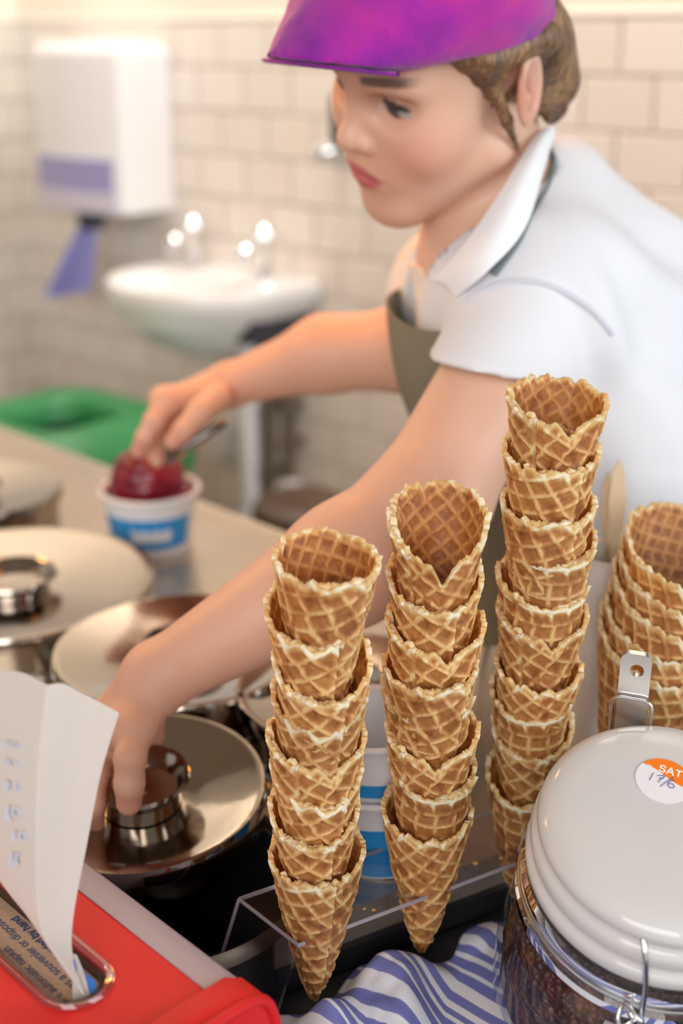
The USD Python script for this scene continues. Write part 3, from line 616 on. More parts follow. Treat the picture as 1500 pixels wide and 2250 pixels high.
for x, sp in ((0.0, -0.024), (RLEN, 0.012)):
    bx = lambda y: x - (0.014 * y / RDEP if sp < 0 else 0)
    P = np.array([[(bx(y) + sp * q, y, -0.002 - (hz - 0.0025) * q) for y in (0, RDEP if sp < 0 else 0.032)] for q in np.linspace(0, 1, 4)])
    leg = obj('end_leg', sheet(P, 0.003), acrylic, rack)
    for y in (RDEP if sp < 0 else 0.032,):
        obj('leg_edge', tube([(bx(y) + sp * q, y, -0.002 - (hz - 0.0025) * q) for q in np.linspace(0, 1, 3)], 0.0013, 6), acrylic_edge, leg)
crumb_mat = plain('crumb', (0.55, 0.27, 0.09), 0.7)
for k in range(9):
    x, y = [(0.040, 0.012), (0.102, 0.006), (0.108, 0.010), (0.055, 0.008), (0.150, 0.012), (0.148, 0.030), (0.06, 0.004), (0.098, 0.014), (0.17, 0.008)][k]
    c = trimesh.creation.icosphere(1, 1.0); c.vertices *= (np.array([0.0016, 0.0011, 0.0009]) * rng.uniform(0.6, 1.4)) * rng.uniform(0.7, 1.3, (len(c.vertices), 1))
    tag(obj('crumb', T(c, fl3 + RX @ np.array([x, y, 0.0008])), crumb_mat), 'tiny waffle crumb lying on the clear rack plate', 'crumb', 'crumbs on the rack plate')
# ------------------------------------------------------------------ stacked paper cups behind the rack
cb = onz(840, 1862, ZW); tilt = axes((-0.05, 0.02, 1))
paper_cup('paper_cup', cb, tilt, 0.047, 0.040, 0.066, 'blue-banded paper cup at the bottom of the stack behind the cones', (0.03, 0.66), (-3.0, 0.2), group=None)
paper_cup('paper_cup', cb + np.array([-0.002, 0.001, 0.046]), tilt, 0.047, 0.0402, 0.066, 'white paper cup on top of the cup stack between the cones', (0.36, 0.52), (-3.0, 0.2))
# wooden spoons in a white pot behind the cones


# ------------------------------------------------------------------ napkin box
ZB = 1.03
NB = onz(455, 2180, ZB); NE = np.array([0.7071, -0.7071]); NX = np.stack([np.r_[NE, 0], [0.7071, 0.7071, 0], [0, 0, 1]], 1)
NH = ZB - ZL
red_plastic = mat('red_plastic', {'tc': ('texture_coordinate', {}), 'n': ('voronoi_texture', {'scale': 420.0, 'randomness': 1.0}), 'm': ('map_range', {'from_min': 0.02, 'from_max': 0.10, 'to_min': 1.0, 'to_max': 0.0, 'clamp': True}),
    'w': ('white_noise_texture', {}), 'g': ('math', {'math_type': 'greater_than', 'value2': 0.93}), 'mu': ('math', {'math_type': 'multiply'}), 'mx': ('mix_color', {'a': (0.60, 0.014, 0.016), 'b': (0.85, 0.55, 0.5)}),
    'bn': ('noise_texture', {'scale': 900.0}), 'b': ('bump', {'distance': 0.0002, 'strength': 0.4}), 'p': ('principled_bsdf', {'roughness': 0.5, 'specular_ior_level': 0.3})},
    [('tc.object', 'n.vector'), ('n.distance', 'm.value'), ('n.position', 'w.vector'), ('w.value', 'g.value1'), ('m.result', 'mu.value1'), ('g.value', 'mu.value2'), ('mu.value', 'mx.fac'), ('mx.result', 'p.base_color'), ('tc.object', 'bn.vector'), ('bn.fac', 'b.height'), ('b.normal', 'p.normal')], 'p.BSDF')
frosted = plain('frosted_plastic', (0.47, 0.415, 0.50), 0.42, 0.0, transmission_weight=0.35, bump=(600, 0.0002))
greyish = plain('brown_paper', (0.33, 0.25, 0.19), 0.9, noise=(260, (0.38, 0.29, 0.22)))  # brown-grey tone of the napkins down in the slot
tissue = mat('napkin_tissue', {'tc': ('texture_coordinate', {}), 'v': ('voronoi_texture', {'scale': 620.0}), 'b': ('bump', {'distance': 0.00025, 'strength': 0.55}), 'd': ('diffuse_bsdf', {'color': (0.78, 0.745, 0.71), 'roughness': 0.6}), 't': ('translucent_bsdf', {'color': (0.78, 0.70, 0.62)}), 'm': ('mix_closure', {'fac': 0.35})},
    [('tc.object', 'v.vector'), ('v.distance', 'b.height'), ('b.normal', 'd.normal'), ('d.BSDF', 'm.closure1'), ('t.BSDF', 'm.closure2')], 'm.closure')
ink = plain('blue_ink', (0.012, 0.045, 0.16), 0.7)
ink_faint = plain('show_through_ink', (0.46, 0.50, 0.60), 0.9)
print_blue = plain('print_blue', (0.02, 0.15, 0.52), 0.6)
def nb_local(px, py, z=ZB): return (onz(px, py, z) - NB) @ NX
box_t = thing('napkin_dispenser', NB, NX, label='red and frosted napkin box with a napkin standing out of its slot', cat='napkin box')
sl_end = nb_local(164, 2158); sl_len = 0.17; SR = 0.0185
slot = LineString([(sl_end[0], sl_end[1]), (sl_end[0] - sl_len, sl_end[1])]).buffer(SR, quad_segs=16)
panel = Polygon([(-0.36, -0.21), (0.0, -0.21), (0.0, 0.0), (-0.36, 0.0)])
obj('top_panel', T(extrude(panel.difference(slot), 0.004), (0, 0, -0.004)), red_plastic, box_t)
# frosted shoulder along the far edge: rounded section swept along the box
sec = [(0.0, -0.0005), (0.011, -0.001), (0.020, -0.0035), (0.025, -0.009), (0.028, -0.018), (0.0295, -0.05), (0.0305, -NH + 0.001)]
P = np.array([[(x, y, z) for y, z in sec] for x in (-0.36, -0.2, -0.1, 0.001)])
obj('frosted_shell', sheet(P, 0.003), frosted, box_t, label='frosted translucent shell')
# red end cap: raised rounded cheek
def cap_ring(x, s):
    pts = [(-0.21, -NH + 0.001), (-0.21, 0.0), (-0.19, 0.0035 * s), (-0.02, 0.0045 * s), (0.012, 0.003 * s), (0.025, -0.006), (0.030, -0.018), (0.032, -NH + 0.001)]
    return [(x, y, z) for y, z in pts]
P = np.array([cap_ring(0.0, 0.3), cap_ring(0.002, 1.0), cap_ring(0.012, 1.15), cap_ring(0.020, 0.9), cap_ring(0.024, 0.2)])
ends = []
cm = grid_mesh(P); 
endp = P[-1]; ctr = endp.mean(0); f = [[len(endp), i, i + 1] for i in range(len(endp) - 1)]
obj('end_cap', cat(sheet(P, 0.0025), trimesh.Trimesh(np.vstack([endp, ctr]), np.array(f), process=False)), red_plastic, box_t)
obj('end_bead', tube(smooth_path([(0.022, -0.21, 0.001), (0.0245, -0.06, 0.003), (0.0245, 0.0, 0.002), (0.0235, 0.0235, -0.006), (0.0235, 0.030, -0.02), (0.0235, 0.032, -NH + 0.004)], 50), 0.0035, 10), red_plastic, box_t)
obj('inner_box', box((-0.356, -0.206, -NH + 0.001), (0.0, 0.004, -0.034)), plain('box_inside', (0.35, 0.05, 0.05), 0.6), box_t)
obj('front_wall', box((-0.36, -0.210, -NH + 0.001), (0.0, -0.2065, -0.0042)), red_plastic, box_t)
obj('side_wall', box((-0.36, -0.206, -NH + 0.001), (-0.3565, 0.0, -0.0042)), red_plastic, box_t)
rimp = np.array(slot.exterior.coords)[:-1]; rim3 = np.c_[rimp, np.full(len(rimp), 0.001)]
clear_plastic = plain('clear_plastic', (0.93, 0.93, 0.95), 0.06, 0.0, transmission_weight=1.0, ior=1.45)
rimm = []
for off, z in ((0.0042, 0.0004), (0.003, 0.0025), (0.0005, 0.0030), (-0.0018, 0.0015), (-0.0028, -0.003), (-0.003, -0.010)):
    e = slot.buffer(off, quad_segs=16).exterior; rimm.append([(*e.interpolate(t, normalized=True).coords[0], z) for t in np.linspace(0, 1, 140, endpoint=False)])
obj('slot_rim', sheet(np.concatenate([np.array(rimm), np.array(rimm)[:, :1]], 1), 0.0012), clear_plastic, box_t, label='clear plastic rim of the slot')
# folded napkins inside
nap = thing('napkin_stack', NB, NX, label='kraft brown napkin with blue printing lying inside the slot', cat='napkin')
obj('sheet', T(extrude(slot.buffer(-0.0035), 0.0012), (0, 0, -0.0085)), greyish, nap)
def text(s_, h, x, y, z=-0.0071, bold=False):
    m = meshkit.text_mesh(s_, h, 0.00015, bold)
    return T(m, (x, y, z), np.stack([[-1, 0, 0], [0, -1, 0], [0, 0, 1.0]], 1))
obj('print', text('as a souvenier or dispose', 0.0052, sl_end[0] - 0.004, sl_end[1] + 0.0035), ink, nap)
obj('print', text('are automatic napkin', 0.0050, sl_end[0] + 0.004, sl_end[1] - 0.0065), ink, nap)
obj('print', text('blended by hand', 0.0052, sl_end[0] - 0.028, sl_end[1] + 0.0125, bold=True), ink, nap)
# the standing napkin
NS = 0.9465
def curve(pts, n): return smooth_path(pts, n)
Lc = curve([at(188, 2192, NS * 0.786), at(110, 2085, NS * 0.795), at(72, 2028, NS * 0.800), at(0, 1935, NS * 0.806), at(-75, 1760, NS * 0.800), at(-105, 1480, NS * 0.79)], 40)
Fc_ = curve([at(189, 2193, NS * 0.783), at(150, 2132, NS * 0.778), at(95, 2050, NS * 0.772), at(80, 1930, NS * 0.766), at(85, 1680, NS * 0.760), at(104, 1506, NS * 0.758)], 40)
Rc_ = curve([at(192, 2195, NS * 0.785), at(160, 2105, NS * 0.792), at(166, 1980, NS * 0.797), at(190, 1858, NS * 0.80), at(224, 1690, NS * 0.80), at(262, 1566, NS * 0.798)], 40)
cols = []
top_l = [(at(x, y, NS * d)) for x, y, d in ((-105, 1480, 0.79), (-40, 1466, 0.786), (10, 1464, 0.781), (48, 1467, 0.774), (78, 1484, 0.766), (104, 1506, 0.758))]
for k in range(21):
    q = k / 20
    base = Lc * (1 - q) + Fc_ * q
    tp = smooth_path(top_l, 21)[k]; w = np.linspace(0, 1, 40)[:, None] ** 3
    cols.append(base + (tp - base[-1]) * w + np.array([0, -1, 0]) * 0.006 * math.sin(q * math.pi) * np.linspace(0, 1, 40)[:, None])
top_r = [at(104, 1506, NS * 0.758), at(140, 1506, NS * 0.764), at(162, 1520, NS * 0.769), at(190, 1536, NS * 0.776), at(226, 1553, NS * 0.786), at(262, 1566, NS * 0.798)]
for k in range(1, 24):
    q = k / 23
    base = Fc_ * (1 - q) + Rc_ * q
    tp = smooth_path(top_r, 24)[k]; w = np.linspace(0, 1, 40)[:, None] ** 3
    cols.append(base + (tp - base[-1]) * w + np.array([0, 1, 0]) * 0.004 * math.sin(q * math.pi) * np.linspace(0, 1, 40)[:, None])
P = np.array(cols); 
from scipy.ndimage import zoom as ndzoom
P = ndzoom(P, (3, 2.5, 1), order=1)
nn = meshkit.fbm(P * 60, 3, 4) - 0.5
P = P + np.array([0, 1, 0]) * (nn * 0.0016)[..., None]
stand = thing('napkin', label='white paper napkin standing up out of the napkin box slot', cat='napkin')
obj('sheet', sheet(P, 0.0005), tissue, stand, smooth=True)
def decal(word, h, px, py, d, mirror=True, rot=0.0, bold=True):
    m = meshkit.text_mesh(word, h, 0.0001, bold); v = m.vertices * np.array([1, 1, 1.0])
    c, s_ = math.cos(rot), math.sin(rot); x, y = v[:, 0] * c - v[:, 1] * s_, v[:, 0] * s_ + v[:, 1] * c
    m.vertices = at(px, py, d) + np.outer(x, CR) + np.outer(-y, CU) - np.outer(v[:, 2], CF); m.fix_normals(); return m
for word, h, px, py in (('mon a', 0.0042, 4, 1628), ('or m', 0.0046, 2, 1668), ('s are', 0.0062, 4, 1718), ('for a', 0.0078, 8, 1772), ('rom', 0.0070, 24, 1826), ('it a', 0.0082, 18, 1874)):
    q = np.argmin([np.hypot(*(pix(z)[:2] - [px + 20, py])) for z in P.reshape(-1, 3)]); dd = pix(P.reshape(-1, 3)[q])[2]
    obj('show_through_print', decal(word, h, px, py, dd - 0.0035, rot=0.05), ink_faint, stand)
# white and blue printed corner at the foot of the napkin
fo = thing('napkin_corner', label='white napkin corner with blue print at the bottom end of the slot', cat='napkin')
def patch(pts, th=0.0004, n=14):
    a = np.array([at(p[0], p[1], NS * p[2]) for p in pts[0]]); b = np.array([at(p[0], p[1], NS * p[2]) for p in pts[1]]); a, b = smooth_path(a, n), smooth_path(b, n)
    return sheet(np.array([a * (1 - q) + b * q for q in np.linspace(0, 1, 10)]), th)
obj('sheet', patch(([(150, 2092, 0.795), (158, 2150, 0.79), (160, 2195, 0.785)], [(168, 2098, 0.797), (188, 2150, 0.791), (197, 2192, 0.785)])), tissue, fo)
obj('printed_oval', patch(([(146, 2096, 0.792), (150, 2118, 0.790), (164, 2140, 0.788)], [(150, 2096, 0.792), (166, 2118, 0.790), (168, 2143, 0.788)])), print_blue, fo, label='blue printed oval')
obj('printed_corner', patch(([(184, 2136, 0.795), (193, 2165, 0.79), (199, 2185, 0.787)], [(196, 2146, 0.795), (211, 2165, 0.79), (206, 2178, 0.788)])), print_blue, fo, label='blue printed corner')
# ------------------------------------------------------------------ striped tea towel on the ledge
ts = np.linspace(0, 1, 130); tv_ = np.linspace(0, 1, 70)
tl, tr = onz(612, 2232, ZL + 0.004), onz(1180, 2000, ZL + 0.004)
tdir = (tr - tl)[:2]; tlen = np.linalg.norm(tdir); tdir /= tlen; tn = np.array([tdir[1], -tdir[0]])
S_, V_ = np.meshgrid(np.linspace(-0.03, 1.25, 200), tv_, indexing='ij')
warp = 0.5 * (meshkit.fbm(np.stack([S_ * 3, V_ * 2.0, S_ * 0], -1), 3, 21) - 0.5)
edge = 0.010 * np.sin(S_ * 14) + 0.012 * (meshkit.fbm(np.stack([S_ * 5, S_ * 0, S_ * 0], -1), 2, 5) - 0.5)
dist = V_ * 0.22 + edge * (1 - V_)
fold = np.sin((S_ * 2.6 + V_ * 1.1 + warp * 1.5) * 2 * np.pi) * 0.5 + 0.5
hgt = 0.004 + 0.024 * sstep(V_, 0.0, 0.10) * (0.45 + 0.55 * fold) * (1 - 0.35 * sstep(V_, 0.5, 1.0)) * sstep(S_, -0.03, 0.10) + 0.010 * (meshkit.fbm(np.stack([S_ * 9, V_ * 9, S_ * 0], -1), 3, 8) - 0.4) * sstep(V_, 0, 0.1)
XY = tl[:2] + tdir * (S_[..., None] * tlen) + tn * dist[..., None]
jf = at(1476, 1794, 0.795)[:2]; hgt = hgt * sstep(np.linalg.norm(XY - jf, axis=-1), 0.13, 0.17)
hgt = np.maximum(hgt, 0.0025)
P = np.concatenate([XY, (ZL + hgt)[..., None]], -1)
towel_mat = mat('tea_towel_cloth', {'a': ('attribute', {'attribute': 'stripe'}), 'tc': ('texture_coordinate', {}), 'r': ('rgb_ramp', {'ramp': [(0.0, (0.76, 0.79, 0.88)), (0.35, (0.76, 0.79, 0.88)), (0.55, (0.19, 0.21, 0.52)), (1.0, (0.17, 0.19, 0.50))]}), 'n': ('noise_texture', {'scale': 1400.0, 'detail': 2.0}), 'b': ('bump', {'distance': 0.0004, 'strength': 0.6}), 'p': ('principled_bsdf', {'roughness': 0.95})},
    [('a.fac', 'r.fac'), ('r.color', 'p.base_color'), ('tc.object', 'n.vector'), ('n.fac', 'b.height'), ('b.normal', 'p.normal')], 'p.BSDF')
sw = (S_ * 1.0 - V_ * 0.28 + warp * 0.22); ph = np.mod(sw / 0.27, 1.0)
st_v = np.maximum.reduce([np.exp(-((ph - c) / w) ** 4) for c, w in ((0.12, 0.085), (0.33, 0.075), (0.52, 0.05), (0.76, 0.085))])
edge_str = np.exp(-((V_ - 0.05) / 0.025) ** 2) * (S_ > 0.15)
sv = np.maximum(st_v, 0.0 * edge_str)
obj('tea_towel', sheet(P, 0.003), towel_mat, None, attr={'stripe': np.r_[sv.ravel(), sv.ravel()]}, label='white tea towel with blue stripes crumpled in front of the cone rack', cat='tea towel')
# ------------------------------------------------------------------ jar with a slanted mouth and a white ceramic lid
JC = at(1476, 1794, 0.795); rj = JC - EYE; rj /= np.linalg.norm(rj)
ex = np.cross(rj, [0, 0, 1.0]); ex /= np.linalg.norm(ex); ey = np.cross(ex, rj)        # screen right, screen up as seen along this ray
el, tw = math.radians(50), math.radians(9)
JN = math.cos(el) * (math.sin(tw) * ex + math.cos(tw) * ey) - math.sin(el) * rj
JX = math.cos(tw) * ex - math.sin(tw) * ey; JR = axes(JN, JX)
JRAD = 0.0815
glass = clear_sheet('jar_glass', (0.90, 0.92, 0.95), 0.02)
thick_glass = plain('thick_glass', (0.93, 0.94, 0.96), 0.02, 0.0, transmission_weight=1.0, ior=1.48)
jar = thing('storage_jar', JC, JR, label='glass clip-top jar with a white ceramic lid and a date sticker', cat='jar')
glaze = plain('white_glaze', (0.62, 0.605, 0.60), 0.10, bump=(14, 0.0006))
lidprof = [(0, 0.0015), (0.03, 0.0012), (0.055, -0.0002), (0.071, -0.0025), (0.0785, -0.006), (0.0815, -0.0105), (0.0815, -0.014), (0.0795, -0.0175), (0.0800, -0.020), (0.0835, -0.0235), (0.0845, -0.028), (0.0838, -0.033), (0.0818, -0.036), (0.0822, -0.038), (0.0856, -0.0415), (0.0860, -0.047), (0.0845, -0.052), (0.070, -0.054), (0, -0.054)]
from scipy.interpolate import interp1d
lp = np.array(lidprof); obj('lid', lathe(smooth_path(np.c_[lp, np.zeros(len(lp))], 90)[:, :2], 160), glaze, jar, smooth=True)
rp = [(0.074, -0.0545), (0.0855, -0.0545), (0.0880, -0.058), (0.0882, -0.064), (0.0862, -0.068), (0.0870, -0.071), (0.0905, -0.0745), (0.0905, -0.081), (0.0875, -0.0845), (0.074, -0.085), (0.074, -0.0545)]
obj('neck', lathe(rp, 128), thick_glass, jar, label='thick glass neck')
# body: rings blend from the slanted neck to the upright foot
def jring(c, R, r, n=96, flat=0.0):
    a = np.linspace(0, 2 * np.pi, n, endpoint=False); return c + np.outer(np.cos(a) * r, R[:, 0]) + np.outer(np.sin(a) * r, R[:, 1])
neck_c = JC + JN * -0.085
foot = np.array([neck_c[0] - 0.012 * 0, neck_c[1] + 0.0, ZL + 0.0045]) + np.array([-JN[0] * 0.05, -JN[1] * 0.05, 0])
xw = JX.copy(); xw[2] = 0
def body_ring(q, shrink=0.0, low=None):
    z = np.array([0, 0, 1.0]); nrm = JN * (1 - sstep(q, 0, 0.75)) + z * sstep(q, 0, 0.75); R = axes(nrm, xw)
    p0 = neck_c; p2 = foot; p1 = neck_c - JN * 0.04
    c = (1 - q) ** 2 * p0 + 2 * q * (1 - q) * p1 + q * q * p2
    r = np.interp(q, [0, 0.06, 0.25, 0.55, 0.92, 0.97, 1.0], [0.082, 0.084, 0.092, 0.098, 0.099, 0.096, 0.088]) - shrink
    return jring(c, R, r)
qs = np.r_[np.linspace(0, 0.9, 26), [0.94, 0.97, 0.99, 1.0]]
loc = lambda P_: (P_ - JC) @ JR
outer = [loc(body_ring(q)) for q in qs]
obj('body', grid_mesh(np.array(outer + [np.repeat(loc(foot)[None], 96, 0)]), closed_v=True), glass, jar, smooth=True)
# dark dried flakes inside
cm = np.array([body_ring(q, 0.004) for q in np.linspace(0.10, 0.985, 40)])
cm = np.concatenate([np.repeat(cm[0].mean(0)[None, None], 96, 1), cm, np.repeat(cm[-1].mean(0)[None, None], 96, 1)], 0)
ctr = cm.mean((0, 1)); dsp = meshkit.fbm(cm * 130, 4, 2) - 0.5
cm = cm + (ctr - cm) / np.linalg.norm(ctr - cm, axis=-1, keepdims=True) * np.clip(0.002 + 0.008 * dsp, 0.0, 1)[..., None]
flakes = mat('dark_flakes', {'tc': ('texture_coordinate', {}), 'n': ('voronoi_texture', {'scale': 210.0}), 'n2': ('noise_texture', {'scale': 60.0, 'detail': 5.0}), 'r': ('rgb_ramp', {'ramp': [(0.30, (0.018, 0.007, 0.006)), (0.50, (0.06, 0.022, 0.016)), (0.64, (0.15, 0.055, 0.025)), (0.76, (0.26, 0.10, 0.04))]}), 'b': ('bump', {'distance': 0.004, 'strength': 1.0}), 'p': ('principled_bsdf', {'roughness': 0.5})},
    [('tc.object', 'n.vector'), ('tc.object', 'n2.vector'), ('n2.fac', 'r.fac'), ('r.color', 'p.base_color'), ('n.distance', 'b.height'), ('b.normal', 'p.normal')], 'p.BSDF')
tag(obj('dark_flakes', grid_mesh(cm, closed_v=True), flakes, None, smooth=True), 'dark brown flakes filling the glass jar', 'flakes', None, 'stuff')
# steel wire and clip
wire = plain('wire_steel', (0.70, 0.70, 0.72), 0.18, 1.0)
def jpt(a, r, z): return np.array([r * math.cos(a), r * math.sin(a), z])
a_front = None
def on_lid(px, py):
    r = ray(px, py); t = ((JC - EYE) @ JN) / (r @ JN); return loc(EYE + r * t)
fa = on_lid(1420, 2062); fa = math.atan2(fa[1], fa[0])
wpts = [jpt(fa - 0.02, 0.0795, -0.016), jpt(fa + 0.02, 0.0855, -0.022), jpt(fa + 0.05, 0.0885, -0.034), jpt(fa + 0.075, 0.0905, -0.052), jpt(fa + 0.085, 0.0935, -0.072), jpt(fa + 0.09, 0.0945, -0.086)]
obj('bail_wire', tube(smooth_path(wpts, 40), 0.0016, 12), wire, jar)
lo_ = [jpt(fa + 0.02 + 0.075 * math.cos(q), 0.0935 + 0.004 * math.sin(2 * q), -0.074 + 0.0075 * math.sin(q)) for q in np.linspace(0, 2 * np.pi, 40, endpoint=False)]
obj('hinge_loop', tube(lo_, 0.0015, 10, closed=True), wire, jar)
obj('neck_wire', tube([jpt(q, 0.0882, -0.0695) for q in np.linspace(0, 2 * np.pi, 120, endpoint=False)], 0.0012, 8, closed=True), wire, jar)
ba = on_lid(1406, 1592); ba = math.atan2(ba[1], ba[0])
cu, cv = np.array([math.cos(ba), math.sin(ba), 0]), np.array([-math.sin(ba), math.cos(ba), 0])
tabp = rrect(0.0205, 0.078, 0.006).difference(Point(0.001, 0.0265).buffer(0.0047, quad_segs=12))
# the clip stands up behind the lid
up_w = np.array([0.0, -0.10, 1.0]); up_w /= np.linalg.norm(up_w); fw = np.array([-0.30, -0.95, 0.0]); fw -= up_w * (fw @ up_w); fw /= np.linalg.norm(fw)
sdw = np.cross(up_w, fw)
CL = np.stack([sdw, up_w, fw], 1)
anchor = JC + JR @ (cu * 0.0935 + np.array([0, 0, -0.004]))
lever = T(extrude(tabp, 0.0048), (0, 0.004, -0.0024)); lever.vertices = loc(anchor + lever.vertices @ CL.T)
obj('clip_lever', lever, steel, jar, label='steel clip lever with a hole')
lw = [(-0.0135, -0.02, 0.004), (-0.0135, 0.0, 0.0045), (-0.0125, 0.0065, 0.0045), (-0.009, 0.009, 0.0045), (0.0, 0.0094, 0.0045), (0.009, 0.009, 0.0045), (0.0125, 0.0065, 0.0045), (0.0135, 0.0, 0.0045), (0.0135, -0.02, 0.004)]
obj('clip_wire', tube(loc(anchor + np.array(smooth_path(lw, 60)) @ CL.T), 0.0013, 10), wire, jar)
# date sticker
sc_ = on_lid(1457, 1719); SRD = 0.0178
stk = thing('date_sticker', JC + JR @ np.array([sc_[0], sc_[1], 0.0016]), JR, label='round white and orange sticker reading SAT on the jar lid', cat='sticker')
disk = Point(0, 0).buffer(SRD, quad_segs=24)
dome_z = lambda m: m
obj('paper', T(extrude(disk, 0.00025), (0, 0, -0.0002)), plain('sticker_white', (0.80, 0.79, 0.83), 0.4), stk)
xs = np.linspace(-SRD, SRD, 30); wave = [(x, 0.0042 - 0.0062 * (x / SRD) * 0.55 - 0.0022 * math.sin(x / SRD * 2.6)) for x in xs]
orange = disk.buffer(-0.0002).intersection(Polygon(wave + [(SRD, 0.03), (-SRD, 0.03)]))
obj('orange_field', T(extrude(orange, 0.0002), (0, 0, 0.00005)), plain('sticker_orange', (0.90, 0.20, 0.004), 0.4), stk)
wl = plain('sticker_letter', (0.88, 0.86, 0.85), 0.4); ball = plain('ballpoint', (0.06, 0.04, 0.28), 0.5)
obj('lettering', T(meshkit.text_mesh('SAT', 0.0056, 0.0002, True), (-0.0052, 0.0062, 0.00025)), wl, stk, label='white letters SAT')
obj('lettering', T(meshkit.text_mesh('DK', 0.0017, 0.0002), (-0.0122, 0.0072, 0.00025)), wl, stk)
for pts in ([(-0.0072, 0.0035), (-0.0078, 0.0005), (-0.0084, -0.0035)], [(-0.0046, 0.0020), (-0.0026, 0.0032), (-0.0002, 0.0034), (-0.0020, 0.0002), (-0.0028, -0.0030)], [(-0.0030, 0.0008), (-0.0006, 0.0012)], [(0.0052, 0.0048), (0.0020, 0.0), (-0.0012, -0.0058)], [(0.0064, 0.0030), (0.0038, 0.0008), (0.0030, -0.0024), (0.0048, -0.0042), (0.0070, -0.0028), (0.0060, -0.0008), (0.0034, -0.0016)]):
    obj('handwriting', tube(smooth_path([(x, y, 0.0004) for x, y in pts], 24), 0.00022, 6), ball, stk)

# ------------------------------------------------------------------ the person behind the counter
def attr_mat(name, an, rough, sss=0.0, bump=None, **kw):
    n = {'a': ('attribute', {'attribute': an}), 'p': ('principled_bsdf', {'roughness': rough, 'subsurface_weight': sss, 'subsurface_scale': 0.006, **kw})}; L = [('a.color', 'p.base_color')]
    if bump:
        n.update({'tc': ('texture_coordinate', {}), 'n': ('noise_texture', {'scale': bump[0], 'detail': 3.0}), 'b': ('bump', {'distance': bump[1], 'strength': 0.5})}); L += [('tc.object', 'n.vector'), ('n.fac', 'b.height'), ('b.normal', 'p.normal')]
    return mat(name, n, L, 'p.BSDF')
skin = attr_mat('skin', 'tone', 0.45, 0.22, (500, 0.0003))
HS = 1.05
cz, sz, cy, sy, cx, sx = [f(math.radians(a)) for a in (212.0, 22.5, -18.0) for f in (math.cos, math.sin)]
HR = np.array([[cz, -sz, 0], [sz, cz, 0], [0, 0, 1]]) @ np.array([[cy, 0, sy], [0, 1, 0], [-sy, 0, cy]]) @ np.array([[1, 0, 0], [0, cx, -sx], [0, sx, cx]])
HO = at(1050, 230, 1.1) - CR * 0.020 + CU * 0.033
hw = lambda p: HO + HR @ (np.array(p, float) * HS)          # head space (x ahead, y her left, z up) to the world
hl = lambda P: (np.asarray(P) - HO) @ HR / HS
def in_head(f): return lambda P: f(hl(P)) * HS
mir = lambda f, k, *a: [(f(*a), k)]
def both(make, k, *neg): return [(make(1), k, *neg), (make(-1), k, *neg)]
head_prims = [(ell((0.006, 0, 0.050), (0.088, 0.075, 0.084)), 0),
    (ell((0.048, 0, -0.008), (0.056, 0.060, 0.090)), 0.03)]
head_prims += both(lambda s: rcone((0.012, s * 0.050, -0.052), (0.070, s * 0.012, -0.088), 0.020, 0.019), 0.03)
head_prims += [(ell((0.082, 0, -0.088), (0.016, 0.020, 0.016)), 0.02)]
head_prims += both(lambda s: ell((0.064, s * 0.036, -0.018), (0.028, 0.026, 0.026)), 0.025)          # cheeks
head_prims += both(lambda s: ell((0.081, s * 0.026, 0.038), (0.016, 0.026, 0.011)), 0.02)            # brow ridge
head_prims += [(ell((0.088, 0, -0.045), (0.018, 0.030, 0.026)), 0.02)]                                # mouth mound
head_prims += both(lambda s: ell((0.098, s * 0.033, 0.0155), (0.020, 0.019, 0.0125)), 0.012, '-')       # sockets
head_prims += both(lambda s: ell((0.0782, s * 0.031, 0.0155), (0.0135, 0.0160, 0.0125)), 0.003)         # eyeballs and lids
head_prims += [(rcone((0.088, 0, 0.026), (0.110, 0, -0.010), 0.0075, 0.0095), 0.010), (ell((0.1115, 0, -0.013), (0.0110, 0.0106, 0.0098)), 0.006)]
head_prims += both(lambda s: ell((0.103, s * 0.0130, -0.017), (0.0100, 0.0072, 0.0075)), 0.005)
head_prims += both(lambda s: ell((0.103, s * 0.006, -0.0235), (0.004, 0.0032, 0.003)), 0.003, '-')
head_prims += [(ell((0.0985, 0, -0.044), (0.0100, 0.0230, 0.0058)), 0.006), (ell((0.0970, 0, -0.0555), (0.0105, 0.0200, 0.0066)), 0.005), (ell((0.110, 0, -0.0495), (0.012, 0.021, 0.0011)), 0.003, '-')]
def ear(s):
    R = rotz(s * 0.35) @ np.array([[math.cos(-0.2), 0, math.sin(-0.2)], [0, 1, 0], [-math.sin(-0.2), 0, math.cos(-0.2)]])
    c = np.array([-0.006, s * 0.082, 0.006])
    return blend([(ell(c, (0.018, 0.0065, 0.031), R), 0), (ell(c + R @ np.array([0.002, s * 0.006, 0.004]), (0.0115, 0.0075, 0.021), R), 0.003, '-'), (ell(c + R @ np.array([0.008, s * 0.001, -0.004]), (0.006, 0.006, 0.008), R), 0.004)])
head_prims += [(ear(1), 0.010), (ear(-1), 0.010)]
head_fn = in_head(blend(head_prims))
pt = at
shN, elN, mfN, wrN = pt(1200, 645, 1.11), pt(935, 1112, 1.005), pt(760, 1242, 0.985), pt(345, 1488, 0.985)
shF, elF, mfF, wrF = pt(1000, 660, 1.36), pt(905, 765, 1.36), pt(715, 778, 1.40), pt(505, 846, 1.45)
